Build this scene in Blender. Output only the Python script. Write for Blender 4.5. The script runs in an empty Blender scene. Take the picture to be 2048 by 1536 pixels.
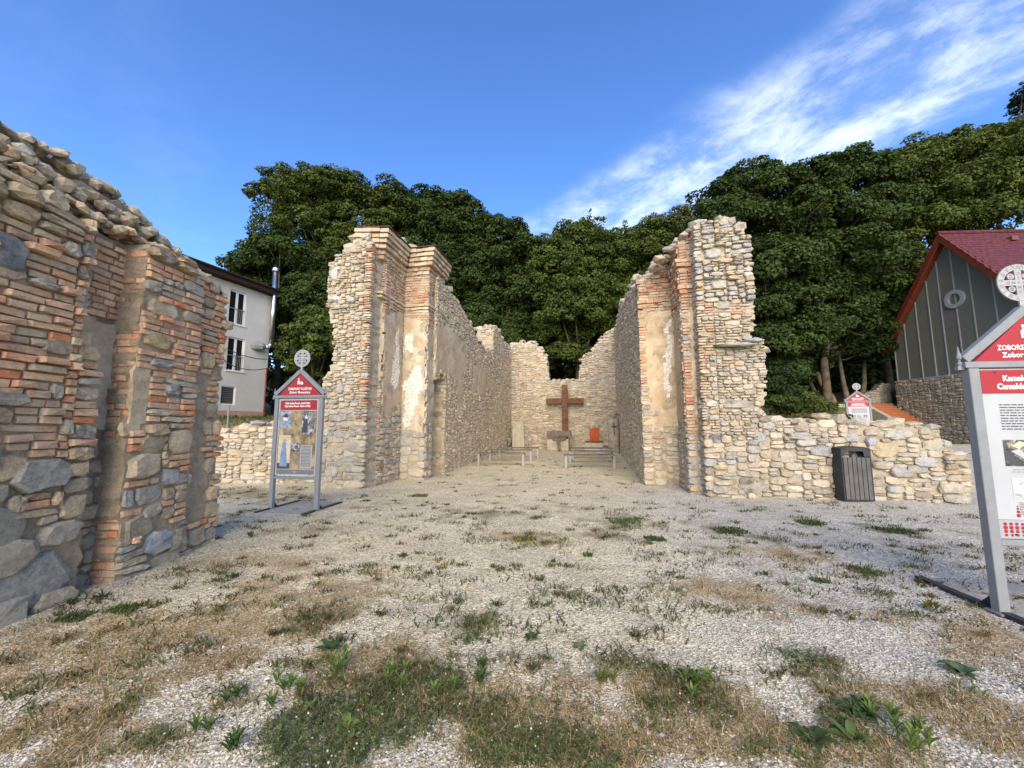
import bpy, bmesh, math, random
import numpy as np
from mathutils import Vector, Matrix

# ------------------------------------------------------------------ camera, sky, sun, exposure
SC = bpy.context.scene
COL = SC.collection
R = math.radians
F, PITCH, EYE = 760.0, math.atan(81 / 760.0), 1.55
cam = bpy.data.cameras.new('camera'); cam.sensor_width = 36; cam.lens = 36 * F / 2048
cam.clip_start = .05; cam.clip_end = 2000
camo = bpy.data.objects.new('camera', cam); COL.objects.link(camo)
camo.location = (0, 0, EYE); camo.rotation_euler = (R(90) + PITCH, 0, 0)
SC.camera = camo

SUN_EL, SUN_AZ = 28.0, 3.0            # light travels towards azimuth 27 deg right of +Y
SUN_STRENGTH, SKY_STRENGTH, EXPOSURE = 3.1, 0.14, 1.0
SC.view_settings.view_transform = 'Standard'; SC.view_settings.look = 'None'
SC.view_settings.exposure = EXPOSURE; SC.view_settings.gamma = 1
SC.view_settings.use_curve_mapping = False

world = bpy.data.worlds.new('World'); SC.world = world; world.use_nodes = True
def build_sky():
    nt = world.node_tree; N = nt.nodes; L = nt.links; N.clear()
    out = N.new('ShaderNodeOutputWorld'); bg = N.new('ShaderNodeBackground')
    sky = N.new('ShaderNodeTexSky'); sky.sky_type = 'NISHITA'; sky.sun_disc = False
    sky.sun_elevation = R(SUN_EL); sky.sun_rotation = R(180 + SUN_AZ)
    sky.air_density = 1.0; sky.dust_density = 0.3; sky.ozone_density = 4.5
    hs = N.new('ShaderNodeHueSaturation'); hs.inputs['Saturation'].default_value = 1.14; hs.inputs['Hue'].default_value = .509
    hs.inputs['Value'].default_value = 1.2
    L.new(sky.outputs[0], hs.inputs['Color'])
    tc = N.new('ShaderNodeTexCoord'); sx = N.new('ShaderNodeSeparateXYZ')
    L.new(tc.outputs['Generated'], sx.inputs[0])
    def m(op, a, b=None, c=None):
        n = N.new('ShaderNodeMath'); n.operation = op
        for i, v in enumerate((a, b, c)):
            if v is None: continue
            if isinstance(v, (int, float)): n.inputs[i].default_value = v
            else: L.new(v, n.inputs[i])
        return n.outputs[0]
    z = m('MAXIMUM', sx.outputs[2], .06)
    px = m('DIVIDE', sx.outputs[0], z); py = m('DIVIDE', sx.outputs[1], z)
    # a high cloud sheet seen in plan: broad repeating bands, plus added cloud behind the camera
    q = m('SUBTRACT', m('MULTIPLY_ADD', py, .813, px), 1.53)
    r = m('SUBTRACT', py, m('MULTIPLY', px, .813))
    cmb = N.new('ShaderNodeCombineXYZ'); L.new(q, cmb.inputs[0]); L.new(r, cmb.inputs[1])
    def noise(scale, detail, rough, sc=(1, 1, 1), dist=0, off=0):
        mp = N.new('ShaderNodeMapping'); mp.inputs['Scale'].default_value = sc
        mp.inputs['Location'].default_value = (off, off * .7, off * .3)
        L.new(cmb.outputs[0], mp.inputs[0])
        n = N.new('ShaderNodeTexNoise'); n.inputs['Scale'].default_value = scale
        n.inputs['Detail'].default_value = detail; n.inputs['Roughness'].default_value = rough
        n.inputs['Distortion'].default_value = dist
        L.new(mp.outputs[0], n.inputs['Vector']); return n.outputs['Fac']
    wob = noise(1.6, 3, .5, off=3.1)
    qq = m('ADD', q, m('MULTIPLY', m('SUBTRACT', wob, .5), .45))
    band = m('COSINE', m('MULTIPLY', m('SUBTRACT', qq, .43), math.pi / 1.25))
    mr = N.new('ShaderNodeMapRange'); mr.interpolation_type = 'SMOOTHSTEP'
    mr.inputs[1].default_value = .22; mr.inputs[2].default_value = .95; L.new(band, mr.inputs[0])
    fine = noise(4.2, 11, .66, (.9, .75, 1), .22, 1.7)
    mr2 = N.new('ShaderNodeMapRange'); mr2.interpolation_type = 'SMOOTHSTEP'
    mr2.inputs[1].default_value = .36; mr2.inputs[2].default_value = .74; L.new(fine, mr2.inputs[0])
    big = noise(.55, 2, .5, off=.4)
    mr3 = N.new('ShaderNodeMapRange'); mr3.interpolation_type = 'SMOOTHSTEP'
    mr3.inputs[1].default_value = -2.0; mr3.inputs[2].default_value = .25
    mr3.inputs[3].default_value = .03; mr3.inputs[4].default_value = 1
    L.new(q, mr3.inputs[0])
    fill_cloud = N.new('ShaderNodeMapRange'); fill_cloud.interpolation_type = 'SMOOTHSTEP'
    fill_cloud.inputs[1].default_value = -3.2; fill_cloud.inputs[2].default_value = -4.6; L.new(q, fill_cloud.inputs[0])  # unseen cloud behind the camera, added to whiten the ambient light
    cover_ = m('MAXIMUM', mr3.outputs[0], fill_cloud.outputs[0])
    dens = m('MULTIPLY', m('MULTIPLY', mr.outputs[0], m('MULTIPLY_ADD', mr2.outputs[0], .95, .10)), cover_)
    dens = m('MINIMUM', m('MULTIPLY', dens, .60), .7)
    mix = N.new('ShaderNodeMix'); mix.data_type = 'RGBA'
    L.new(dens, mix.inputs['Factor']); L.new(hs.outputs[0], mix.inputs[6])
    mix.inputs[7].default_value = (5.6, 6.0, 6.7, 1)
    L.new(mix.outputs[2], bg.inputs['Color']); bg.inputs['Strength'].default_value = SKY_STRENGTH
    L.new(bg.outputs[0], out.inputs['Surface'])
build_sky()
sl = bpy.data.lights.new('sun', 'SUN'); sl.energy = SUN_STRENGTH; sl.angle = R(58); sl.color = (1, .85, .65)
so = bpy.data.objects.new('sun', sl); COL.objects.link(so)
so.rotation_euler = (R(90 - SUN_EL), 0, R(-SUN_AZ)); so.location = (-20, -40, 30)

# ------------------------------------------------------------------ helpers
rnd = random.Random(11)
NR = np.random.default_rng(5)

def ray(px, py):
    cp, sp = math.cos(PITCH), math.sin(PITCH)
    x = (px - 1024) / F; y = (768 - py) / F
    return np.array([x, cp - y * sp, sp + y * cp])
def at_depth(px, py, Y):
    d = ray(px, py); return np.array([0, 0, EYE]) + d * (Y / d[1])
def on_ground(px, py, z=0.):
    d = ray(px, py); return np.array([0, 0, EYE]) + d * ((z - EYE) / d[2])
def on_plane(px, py, O, u):
    d = ray(px, py); n = np.array([-u[1], u[0]]); O = np.array(O, float)
    p = np.array([0, 0, EYE]) + d * ((O @ n) / (d[:2] @ n))
    return float((p[:2] - O) @ np.array(u)), float(p[2])

AXA = R(12)
AA = np.array([math.sin(AXA), math.cos(AXA)]); CC = np.array([math.cos(AXA), -math.sin(AXA)])
def W(c, a): return CC * c + AA * a          # chapel plan: c across, a along

def hash2(i, j, s):
    h = np.sin(i * 127.1 + j * 311.7 + s * 74.7) * 43758.5453
    return h - np.floor(h)
def vnoise(x, y, s=0):
    x = np.asarray(x, float); y = np.asarray(y, float)
    i = np.floor(x); j = np.floor(y); f = x - i; g = y - j
    f = f * f * (3 - 2 * f); g = g * g * (3 - 2 * g)
    return (hash2(i, j, s) * (1 - f) + hash2(i + 1, j, s) * f) * (1 - g) + (hash2(i, j + 1, s) * (1 - f) + hash2(i + 1, j + 1, s) * f) * g
def fbm(x, y, s=0, o=4):
    t = 0; a = .5
    for k in range(o):
        t = t + a * vnoise(np.asarray(x) * 2 ** k, np.asarray(y) * 2 ** k, s + k); a *= .5
    return t / (1 - .5 ** o)
def sstep(a, b, x):
    t = np.clip((np.asarray(x, float) - a) / (b - a), 0, 1); return t * t * (3 - 2 * t)
def in_poly(poly, x, y):
    x = np.asarray(x, float); y = np.asarray(y, float); r = np.zeros(np.broadcast(x, y).shape, bool)
    n = len(poly)
    for k in range(n):
        x0, y0 = poly[k]; x1, y1 = poly[(k + 1) % n]
        c = ((y0 > y) != (y1 > y))
        with np.errstate(divide='ignore', invalid='ignore'):
            r ^= c & (x < (x1 - x0) * (y - y0) / ((y1 - y0) if y1 != y0 else 1e-9) + x0)
    return r

def mesh_obj(name, verts, faces, mat, parent=None, loc=(0, 0, 0), tones=None, smooth=False):
    me = bpy.data.meshes.new(name)
    me.from_pydata([tuple(v) for v in verts], [], [tuple(f) for f in faces])
    if mat: me.materials.append(mat)
    if tones is not None: set_tone(me, tones)
    if smooth: me.polygons.foreach_set('use_smooth', [True] * len(me.polygons))
    o = bpy.data.objects.new(name, me); COL.objects.link(o)
    o.parent = parent; o.location = loc
    return o
def set_tone(me, t):
    t = np.asarray(t, float)
    n = len(me.vertices)
    if t.ndim == 1: t = np.tile(t, (n, 1))
    a = me.attributes.new('tone', 'FLOAT_COLOR', 'POINT')
    a.data.foreach_set('color', np.c_[t, np.ones(n)].astype(np.float32).ravel())
def quads_obj(name, V, Q, mat, parent=None, tones=None, attrs=None):
    """V (n,3), Q (m,k) numpy -> mesh quickly"""
    me = bpy.data.meshes.new(name); n, m_, k = len(V), len(Q), Q.shape[1]
    me.vertices.add(n); me.vertices.foreach_set('co', np.asarray(V, np.float32).ravel())
    me.loops.add(m_ * k); me.loops.foreach_set('vertex_index', np.asarray(Q, np.int32).ravel())
    me.polygons.add(m_); me.polygons.foreach_set('loop_start', np.arange(0, m_ * k, k, dtype=np.int32))
    me.polygons.foreach_set('loop_total', np.full(m_, k, np.int32))
    me.update(calc_edges=True)
    if tones is not None: set_tone(me, tones)
    for nm, v in (attrs or {}).items():
        a = me.attributes.new(nm, 'FLOAT', 'POINT'); a.data.foreach_set('value', np.asarray(v, np.float32))
    me.materials.append(mat)
    o = bpy.data.objects.new(name, me); COL.objects.link(o); o.parent = parent
    return o
def thing(name, label, cat, loc=(0, 0, 0), rz=0., group=None):
    o = bpy.data.objects.new(name, None); COL.objects.link(o); o.empty_display_size = .2
    o.location = loc; o.rotation_euler = (0, 0, rz)
    o['label'] = label; o['category'] = cat
    if group: o['group'] = group
    return o
def tag(o, label, cat, group=None):
    o['label'] = label; o['category'] = cat
    if group: o['group'] = group
    return o
def box_data(x0, x1, y0, y1, z0, z1):
    v = [(x, y, z) for z in (z0, z1) for y in (y0, y1) for x in (x0, x1)]
    f = [(0, 2, 3, 1), (4, 5, 7, 6), (0, 1, 5, 4), (2, 6, 7, 3), (0, 4, 6, 2), (1, 3, 7, 5)]
    return v, f
class MB:
    def __init__(s): s.v = []; s.f = []
    def add(s, v, f, M=None):
        n = len(s.v)
        if M is not None: v = [tuple(M @ Vector(p)) for p in v]
        s.v += [tuple(p) for p in v]; s.f += [tuple(i + n for i in q) for q in f]; return s
    def box(s, x0, x1, y0, y1, z0, z1, M=None): return s.add(*box_data(x0, x1, y0, y1, z0, z1), M)
    def bar(s, p, q, w, h=None, up=(0, 0, 1)):
        p = Vector(p); q = Vector(q); h = h or w; d = (q - p); l = d.length; d.normalize()
        a = d.cross(Vector(up)); 
        if a.length < 1e-4: a = d.cross(Vector((1, 0, 0)))
        a.normalize(); b = a.cross(d)
        v = []
        for t in (p, q):
            for (i, j) in ((-1, -1), (1, -1), (1, 1), (-1, 1)): v.append(t + a * (i * w / 2) + b * (j * h / 2))
        return s.add(v, [(0, 1, 2, 3), (7, 6, 5, 4), (0, 4, 5, 1), (1, 5, 6, 2), (2, 6, 7, 3), (3, 7, 4, 0)])
    def tube(s, pts, r, n=8, caps=True):
        pts = [Vector(p) for p in pts]; rs = r if isinstance(r, (list, tuple)) else [r] * len(pts); base = len(s.v)
        for i, p in enumerate(pts):
            d = (pts[min(i + 1, len(pts) - 1)] - pts[max(i - 1, 0)]).normalized()
            a = d.cross(Vector((.31, .95, .05))) if abs(d.z) > .7 else d.cross(Vector((0, 0, 1)))
            a.normalize(); b = d.cross(a)
            for k in range(n):
                t = 2 * math.pi * k / n; s.v.append(tuple(p + a * math.cos(t) * rs[i] + b * math.sin(t) * rs[i]))
        for i in range(len(pts) - 1):
            for k in range(n):
                s.f.append((base + i * n + k, base + i * n + (k + 1) % n, base + (i + 1) * n + (k + 1) % n, base + (i + 1) * n + k))
        if caps:
            s.f.append(tuple(base + k for k in range(n))[::-1]); s.f.append(tuple(base + (len(pts) - 1) * n + k for k in range(n)))
        return s
    def prism(s, poly, y0, y1):
        """poly in (x,z), extruded along y"""
        n = len(poly); b = len(s.v)
        s.v += [(p[0], y0, p[1]) for p in poly] + [(p[0], y1, p[1]) for p in poly]
        s.f.append(tuple(b + i for i in range(n))); s.f.append(tuple(b + n + i for i in range(n))[::-1])
        for i in range(n): s.f.append((b + i, b + n + i, b + n + (i + 1) % n, b + (i + 1) % n))
        return s
    def build(s, name, mat, parent=None, loc=(0, 0, 0), smooth=False, bevel=0, tones=None):
        o = mesh_obj(name, s.v, s.f, mat, parent, loc, tones, smooth)
        if bevel or True:
            bm = bmesh.new(); bm.from_mesh(o.data); bmesh.ops.recalc_face_normals(bm, faces=bm.faces)
            if bevel: bmesh.ops.bevel(bm, geom=bm.edges[:], offset=bevel, segments=1, affect='EDGES', clamp_overlap=True)
            bm.to_mesh(o.data); bm.free()
        return o

# ------------------------------------------------------------------ materials
class Mat:
    def __init__(s, name, rough=.85):
        s.m = bpy.data.materials.new(name); s.m.use_nodes = True; s.nt = s.m.node_tree; s.N = s.nt.nodes; s.L = s.nt.links
        s.N.clear(); s.out = s.N.new('ShaderNodeOutputMaterial'); s.b = s.N.new('ShaderNodeBsdfPrincipled')
        s.b.inputs['Roughness'].default_value = rough; s.b.inputs['Specular IOR Level'].default_value = .25
        s.L.new(s.b.outputs[0], s.out.inputs[0])
        s.geo = s.N.new('ShaderNodeNewGeometry')
    def pos(s): return s.geo.outputs['Position']
    def noise(s, scale, detail=5, rough=.6, dist=0, vec=None, sc=None, out='Fac'):
        n = s.N.new('ShaderNodeTexNoise'); n.inputs['Scale'].default_value = scale; n.inputs['Detail'].default_value = detail
        n.inputs['Roughness'].default_value = rough; n.inputs['Distortion'].default_value = dist
        v = vec or s.pos()
        if sc:
            mp = s.N.new('ShaderNodeMapping'); mp.inputs['Scale'].default_value = sc; s.L.new(v, mp.inputs[0]); v = mp.outputs[0]
        s.L.new(v, n.inputs['Vector']); return n.outputs[out]
    def voro(s, scale, out='Distance', vec=None, feature='F1', rnd_=1):
        n = s.N.new('ShaderNodeTexVoronoi'); n.inputs['Scale'].default_value = scale; n.feature = feature
        n.inputs['Randomness'].default_value = rnd_
        s.L.new(vec or s.pos(), n.inputs['Vector']); return n.outputs[out]
    def ramp(s, fac, stops):
        n = s.N.new('ShaderNodeValToRGB'); e = n.color_ramp.elements
        while len(e) < len(stops): e.new(.5)
        for i, (p, c) in enumerate(stops):
            e[i].position = p; e[i].color = (*c, 1) if not isinstance(c, (int, float)) else (c, c, c, 1)
        s.L.new(fac, n.inputs[0]); return n.outputs[0]
    def mix(s, fac, a, b, mode='MIX'):
        n = s.N.new('ShaderNodeMix'); n.data_type = 'RGBA'; n.blend_type = mode
        for i, v in ((0, fac), (6, a), (7, b)):
            if isinstance(v, (int, float)): n.inputs[i].default_value = v
            elif isinstance(v, tuple): n.inputs[i].default_value = (*v, 1)
            else: s.L.new(v, n.inputs[i])
        return n.outputs[2]
    def math(s, op, a, b=None):
        n = s.N.new('ShaderNodeMath'); n.operation = op
        for i, v in enumerate((a, b)):
            if v is None: continue
            if isinstance(v, (int, float)): n.inputs[i].default_value = v
            else: s.L.new(v, n.inputs[i])
        return n.outputs[0]
    def attr(s, name, out='Color'):
        n = s.N.new('ShaderNodeAttribute'); n.attribute_name = name; return n.outputs[out]
    def color(s, c):
        if isinstance(c, tuple): s.b.inputs['Base Color'].default_value = (*c, 1)
        else: s.L.new(c, s.b.inputs['Base Color'])
        return s
    def bump(s, h, strength=.5, dist=.01, prev=None):
        n = s.N.new('ShaderNodeBump'); n.inputs['Strength'].default_value = strength; n.inputs['Distance'].default_value = dist
        s.L.new(h, n.inputs['Height'])
        if prev is not None: s.L.new(prev, n.inputs['Normal'])
        s.L.new(n.outputs[0], s.b.inputs['Normal']); return n.outputs[0]
    def set(s, **k):
        for a, v in k.items(): s.b.inputs[a.replace('_', ' ')].default_value = v
        return s

def flat_mat(name, c, rough=.6, metallic=0, var=.12, scale=6, bump=0):
    m = Mat(name, rough); n = m.noise(scale, 6, .65)
    k = m.ramp(n, [(.25, 1 - var * 2), (.75, 1 + var)])
    m.color(m.mix(1.0, c, k, 'MULTIPLY')); m.set(Metallic=metallic)
    if bump: m.bump(m.noise(scale * 14, 4, .6), bump, .004)
    return m.m

def stone_mat():
    m = Mat('stone', .9)
    t = m.attr('tone')
    n1 = m.noise(7, 8, .68); n2 = m.noise(38, 6, .7); n3 = m.noise(5, 7, .62)
    k = m.ramp(n1, [(.28, (.66, .63, .60)), (.5, (1, 1, 1)), (.72, (1.28, 1.25, 1.19))])
    c = m.mix(1.0, t, k, 'MULTIPLY')
    c = m.mix(1.0, c, m.ramp(n2, [(.3, .62), (.7, 1.3)]), 'MULTIPLY')
    c = m.mix(m.ramp(n3, [(.44, 0.), (.64, .72)]), c, (.48, .42, .32))       # mortar smears
    m.color(c)
    b = m.bump(m.noise(22, 9, .74, .8), 1.0, .03)
    m.bump(m.noise(120, 4, .7), .5, .004, b)
    return m.m
def brick_mat():
    m = Mat('brick', .92)
    t = m.attr('tone'); n1 = m.noise(14, 7, .7); n2 = m.noise(60, 5, .7); n3 = m.noise(3.4, 5, .65)
    c = m.mix(1.0, t, m.ramp(n1, [(.28, (.66, .64, .62)), (.72, (1.3, 1.25, 1.2))]), 'MULTIPLY')
    c = m.mix(1.0, c, m.ramp(n2, [(.3, .78), (.7, 1.18)]), 'MULTIPLY')
    c = m.mix(m.ramp(n3, [(.48, 0.), (.66, .55)]), c, (.46, .37, .27))
    m.color(c); b = m.bump(m.noise(40, 7, .7, .4), .6, .012); m.bump(n2, .4, .004, b)
    return m.m
def mortar_mat():
    m = Mat('mortar', .95)
    t = m.attr('tone'); n1 = m.noise(9, 9, .7); n2 = m.noise(70, 5, .75); v = m.voro(34)
    c = m.mix(1.0, t, m.ramp(n1, [(.25, (.58, .56, .53)), (.75, (1.28, 1.26, 1.22))]), 'MULTIPLY')
    c = m.mix(1.0, c, m.ramp(n2, [(.3, .74), (.7, 1.2)]), 'MULTIPLY')
    c = m.mix(m.ramp(v, [(.08, .4), (.3, 0.)]), c, (.30, .27, .22))
    m.color(c)
    b = m.bump(m.noise(15, 10, .76, .7), 1.0, .055); m.bump(m.math('ADD', n2, v), .6, .008, b)
    return m.m
def plaster_mat():
    m = Mat('plaster', .93)
    t = m.attr('tone'); n1 = m.noise(2.6, 8, .65); n2 = m.noise(30, 6, .7); n3 = m.noise(1.1, 4, .6)
    c = m.mix(1.0, t, m.ramp(n1, [(.3, (.60, .57, .54)), (.5, (1, 1, 1)), (.7, (1.22, 1.2, 1.15))]), 'MULTIPLY')
    c = m.mix(1.0, c, m.ramp(m.noise(7, 8, .7, .6), [(.32, (.70, .68, .66)), (.5, (1, 1, 1))]), 'MULTIPLY')
    c = m.mix(m.ramp(n3, [(.42, 0.), (.66, .75)]), c, (.44, .31, .18))
    c = m.mix(1.0, c, m.ramp(n2, [(.3, .82), (.7, 1.12)]), 'MULTIPLY')
    m.color(c); b = m.bump(m.noise(9, 8, .7, .3), .6, .03); m.bump(n2, .5, .006, b)
    return m.m
def pecked_mat():
    m = Mat('pecked_plaster', .9)
    v = m.voro(15); n2 = m.noise(40, 5, .7)
    c = m.ramp(v, [(.16, (.36, .30, .22)), (.30, (.66, .61, .52))])
    c = m.mix(1.0, c, m.ramp(n2, [(.3, .82), (.7, 1.1)]), 'MULTIPLY')
    m.color(c); m.bump(v, .9, .03); return m.m

M = {}
M['stone'] = stone_mat(); M['brick'] = brick_mat(); M['mortar'] = mortar_mat(); M['plaster'] = plaster_mat(); M['pecked'] = pecked_mat()
M['grey_metal'] = flat_mat('grey_metal', (.21, .22, .225), .5, .0, .08, 9)
M['dark_metal'] = flat_mat('dark_metal', (.035, .037, .042), .5, 0, .1, 8)
M['steel'] = flat_mat('brushed_steel', (.62, .63, .64), .28, 1, .1, 5)
M['red'] = flat_mat('red_print', (.30, .022, .026), .38, 0, .04, 3)
M['white_print'] = flat_mat('white_print', (.37, .38, .385), .35, 0, .05, 3)
M['text_white'] = flat_mat('text_white', (.82, .80, .78), .5, 0, .02)
M['text_black'] = flat_mat('text_black', (.06, .06, .065), .5, 0, .1)
M['text_grey'] = flat_mat('text_grey', (.25, .25, .26), .5, 0, .1)
M['beige_print'] = flat_mat('beige_print', (.36, .27, .15), .4, 0, .5, 7)
M['panel_grey'] = flat_mat('panel_grey', (.16, .17, .175), .45, 0, .05)
M['rust'] = flat_mat('rust_brown_beam', (.15, .070, .036), .75, 0, .3, 5, .3)
M['concrete'] = flat_mat('concrete', (.42, .37, .28), .9, 0, .2, 6, .4)
M['dark_slab'] = flat_mat('dark_slab', (.17, .14, .11), .85, 0, .3, 5, .4)
M['orange_slab'] = flat_mat('orange_slab', (.40, .075, .022), .7, 0, .15, 7, .2)
M['wood_slat'] = flat_mat('weathered_slat', (.105, .098, .092), .75, 0, .25, 4, .4)
M['bench_wood'] = flat_mat('bench_wood', (.155, .135, .11), .8, 0, .3, 5, .3)
M['bench_metal'] = flat_mat('bench_metal', (.30, .285, .26), .5, 0, .12, 6)
M['terracotta'] = flat_mat('terracotta_step', (.40, .135, .055), .75, 0, .2, 4, .2)
M['bark'] = flat_mat('bark', (.10, .078, .055), .95, 0, .4, 3, .8)
M['metal_cap'] = flat_mat('brown_sheet_metal', (.13, .055, .045), .5, 0, .1)

# ------------------------------------------------------------------ terrain
def to_ca(x, y):
    return x * CC[0] + y * CC[1], x * AA[0] + y * AA[1]
def height(x, y):
    x = np.asarray(x, float); y = np.asarray(y, float)
    c, a = to_ca(x, y)
    z = .018 * np.clip(a - 10, 0, 12) * (1 - sstep(2.0, 5.0, np.abs(c + 1.6)))
    zr = .055 * np.clip(a - 10.5, 0, 11)
    z = z + zr * sstep(3.4, 4.8, c)
    # bank with shrubs right of the chapel, up to the landing above the stairs
    bank = sstep(16.2, 22.5, y - .12 * np.clip(x - 9, 0, 9)) * 2.3 * sstep(5, 8, c)
    cut = sstep(15.6, 17.0, x) * (1 - sstep(24.2, 24.6, y)) * 1.0
    bank = bank * (1 - cut)
    z = z + bank
    zl = sstep(10.8, 17.5, y) * 1.85
    z = z + zl * (1 - sstep(-6.6, -5.6, c)) * sstep(9.5, 10.9, y)
    hill = .17 * np.clip(y - 27, 0, 200) 
    z = z + hill + sstep(22, 28, y) * 1.2 * (1 - sstep(5, 8, c)) * sstep(-6.5, -5, c)
    z = z + sstep(24.5, 30, y) * .6 * (c > 5)
    return z + .03 * (fbm(x * .5, y * .5, 3, 3) - .5) * sstep(2.0, 6.0, np.abs(x) + np.abs(y - 5))

ELL = []   # ground patches: (kind, x, y, rx, ry, rot, strength)
def patch(kind, px, py, rx, ry, s=1., rot=0.):
    p = on_ground(px, py); q = on_ground(px + rx, py); f = on_ground(px, py - ry); n = on_ground(px, min(py + ry, 1700))
    ELL.append((kind, p[0], .5 * (f[1] + n[1]), abs(q[0] - p[0]), max(.12, .5 * (f[1] - n[1])), rot, s))
for a in [('dry', 380, 1260, 330, 60), ('dry', 200, 1330, 330, 110), ('dry', 120, 1470, 330, 110), ('dry', 640, 1190, 170, 45), ('dry', 500, 1130, 150, 25, .7),
          ('dry', 730, 1330, 150, 60), ('dry', 1150, 1420, 360, 80), ('dry', 1250, 1490, 300, 60), ('dry', 930, 1500, 300, 60, .7), ('dry', 1400, 1480, 250, 60),
          ('dry', 1490, 1200, 120, 45, 1.2, -.5), ('dry', 1550, 1110, 110, 22, .9), ('dry', 1080, 1075, 120, 18, .8), ('dry', 1720, 1400, 200, 50, .8),
          ('dry', 1990, 1300, 160, 90, .9), ('dry', 1930, 1440, 180, 80, .9), ('dry', 1650, 1500, 250, 60, .9), ('dry', 620, 1060, 90, 12, .6), ('dry', 1880, 1215, 90, 22, .6),
          ('green', 700, 1480, 200, 90, 1.2), ('green', 830, 1390, 110, 60, 1.1), ('green', 1060, 1500, 200, 60, .75), ('green', 1300, 1440, 160, 50, .6), ('green', 400, 1420, 180, 60, .55), ('green', 1180, 1330, 120, 30, .5), ('green', 620, 1250, 140, 40, .45), ('green', 1500, 1090, 160, 30, .45), ('green', 1000, 1030, 260, 30, .42), ('green', 1650, 1330, 160, 40, .5), ('green', 560, 1500, 90, 60, .8), ('green', 300, 1480, 130, 60, .7), ('green', 650, 1345, 60, 35, .7),
          ('green', 950, 1450, 160, 70, .6), ('green', 1720, 1440, 120, 45, .7), ('green', 1560, 1510, 120, 40, .6), ('green', 1950, 1350, 110, 35, .6), ('green', 1380, 1370, 70, 30, .6),
          ('green', 500, 985, 80, 12, .9), ('green', 560, 1000, 90, 14, .6), ('green', 470, 1030, 60, 12, .5), ('green', 1250, 1050, 70, 20, .8), ('green', 1230, 1075, 60, 14, .6),
          ('green', 1450, 1060, 60, 20, .8), ('green', 1310, 1082, 40, 9, .9), ('green', 1620, 1046, 36, 11, .9), ('green', 1780, 1060, 60, 16, .8), ('green', 1740, 1145, 50, 14, .8),
          ('green', 1700, 1195, 60, 14, .6), ('green', 1850, 1085, 70, 16, .5), ('green', 1050, 1085, 60, 12, .6), ('green', 700, 1020, 120, 18, .35), ('green', 1700, 1240, 80, 18, .5),
          ('green', 200, 1225, 70, 18, .6), ('green', 860, 1190, 60, 20, .35), ('green', 1100, 1190, 60, 20, .35), ('green', 960, 1250, 90, 25, .4),
          ('green', 1000, 960, 150, 14, .25), ('green', 1980, 1075, 80, 20, .5)]:
    patch(*a)
def masks(x, y):
    x = np.asarray(x, float); y = np.asarray(y, float)
    n1 = fbm(x * 2.6, y * 2.6, 21, 5); n2 = fbm(x * 6.5, y * 6.5, 41, 4)
    out = {}
    for kind in ('dry', 'green'):
        m = np.zeros(x.shape)
        for (k, ex, ey, rx, ry, rot, s) in ELL:
            if k != kind: continue
            dx, dy = x - ex, y - ey
            cr, sr = math.cos(rot), math.sin(rot)
            u, v = (dx * cr + dy * sr) / rx, (-dx * sr + dy * cr) / ry
            m = np.maximum(m, s * np.exp(-.9 * (u * u + v * v)))
        out[kind] = np.clip(sstep(.30, .95, m + (n1 - .5) * 1.5 + (n2 - .5) * 1.1), 0, 1) * sstep(.05, .25, m)
    c, a = to_ca(x, y)
    out['blue'] = .75 * sstep(.6, 3.4, x + 1.6 * (n1 - .5) - .15 * np.clip(y - 4, 0, 6)) * .95 * (1 - sstep(9.5, 11, a) * (np.abs(c + 1.6) < 3.3)) + .5 * sstep(.2, 1.2, -x - 3.2 + .8 * (n1 - .5)) * sstep(5.5, 6.5, y) * (1 - sstep(7.2, 8.6, y))  # painted shade: bluish cast on right foreground and past the near wall
    wild = sstep(13, 17, y) * (np.abs(c + 1.7) > 3.9) * (1 - sstep(7.2, 8.2, c) * (1 - sstep(23, 26, y)) * (1 - sstep(.5, 1.2, fbm(x * .2, y * .2, 9, 3) + sstep(16, 20, y) * (x < 15.5))))
    wild = np.maximum(wild, sstep(21.9, 23.5, a))
    out['wild'] = np.clip(wild, 0, 1)
    return out

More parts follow.
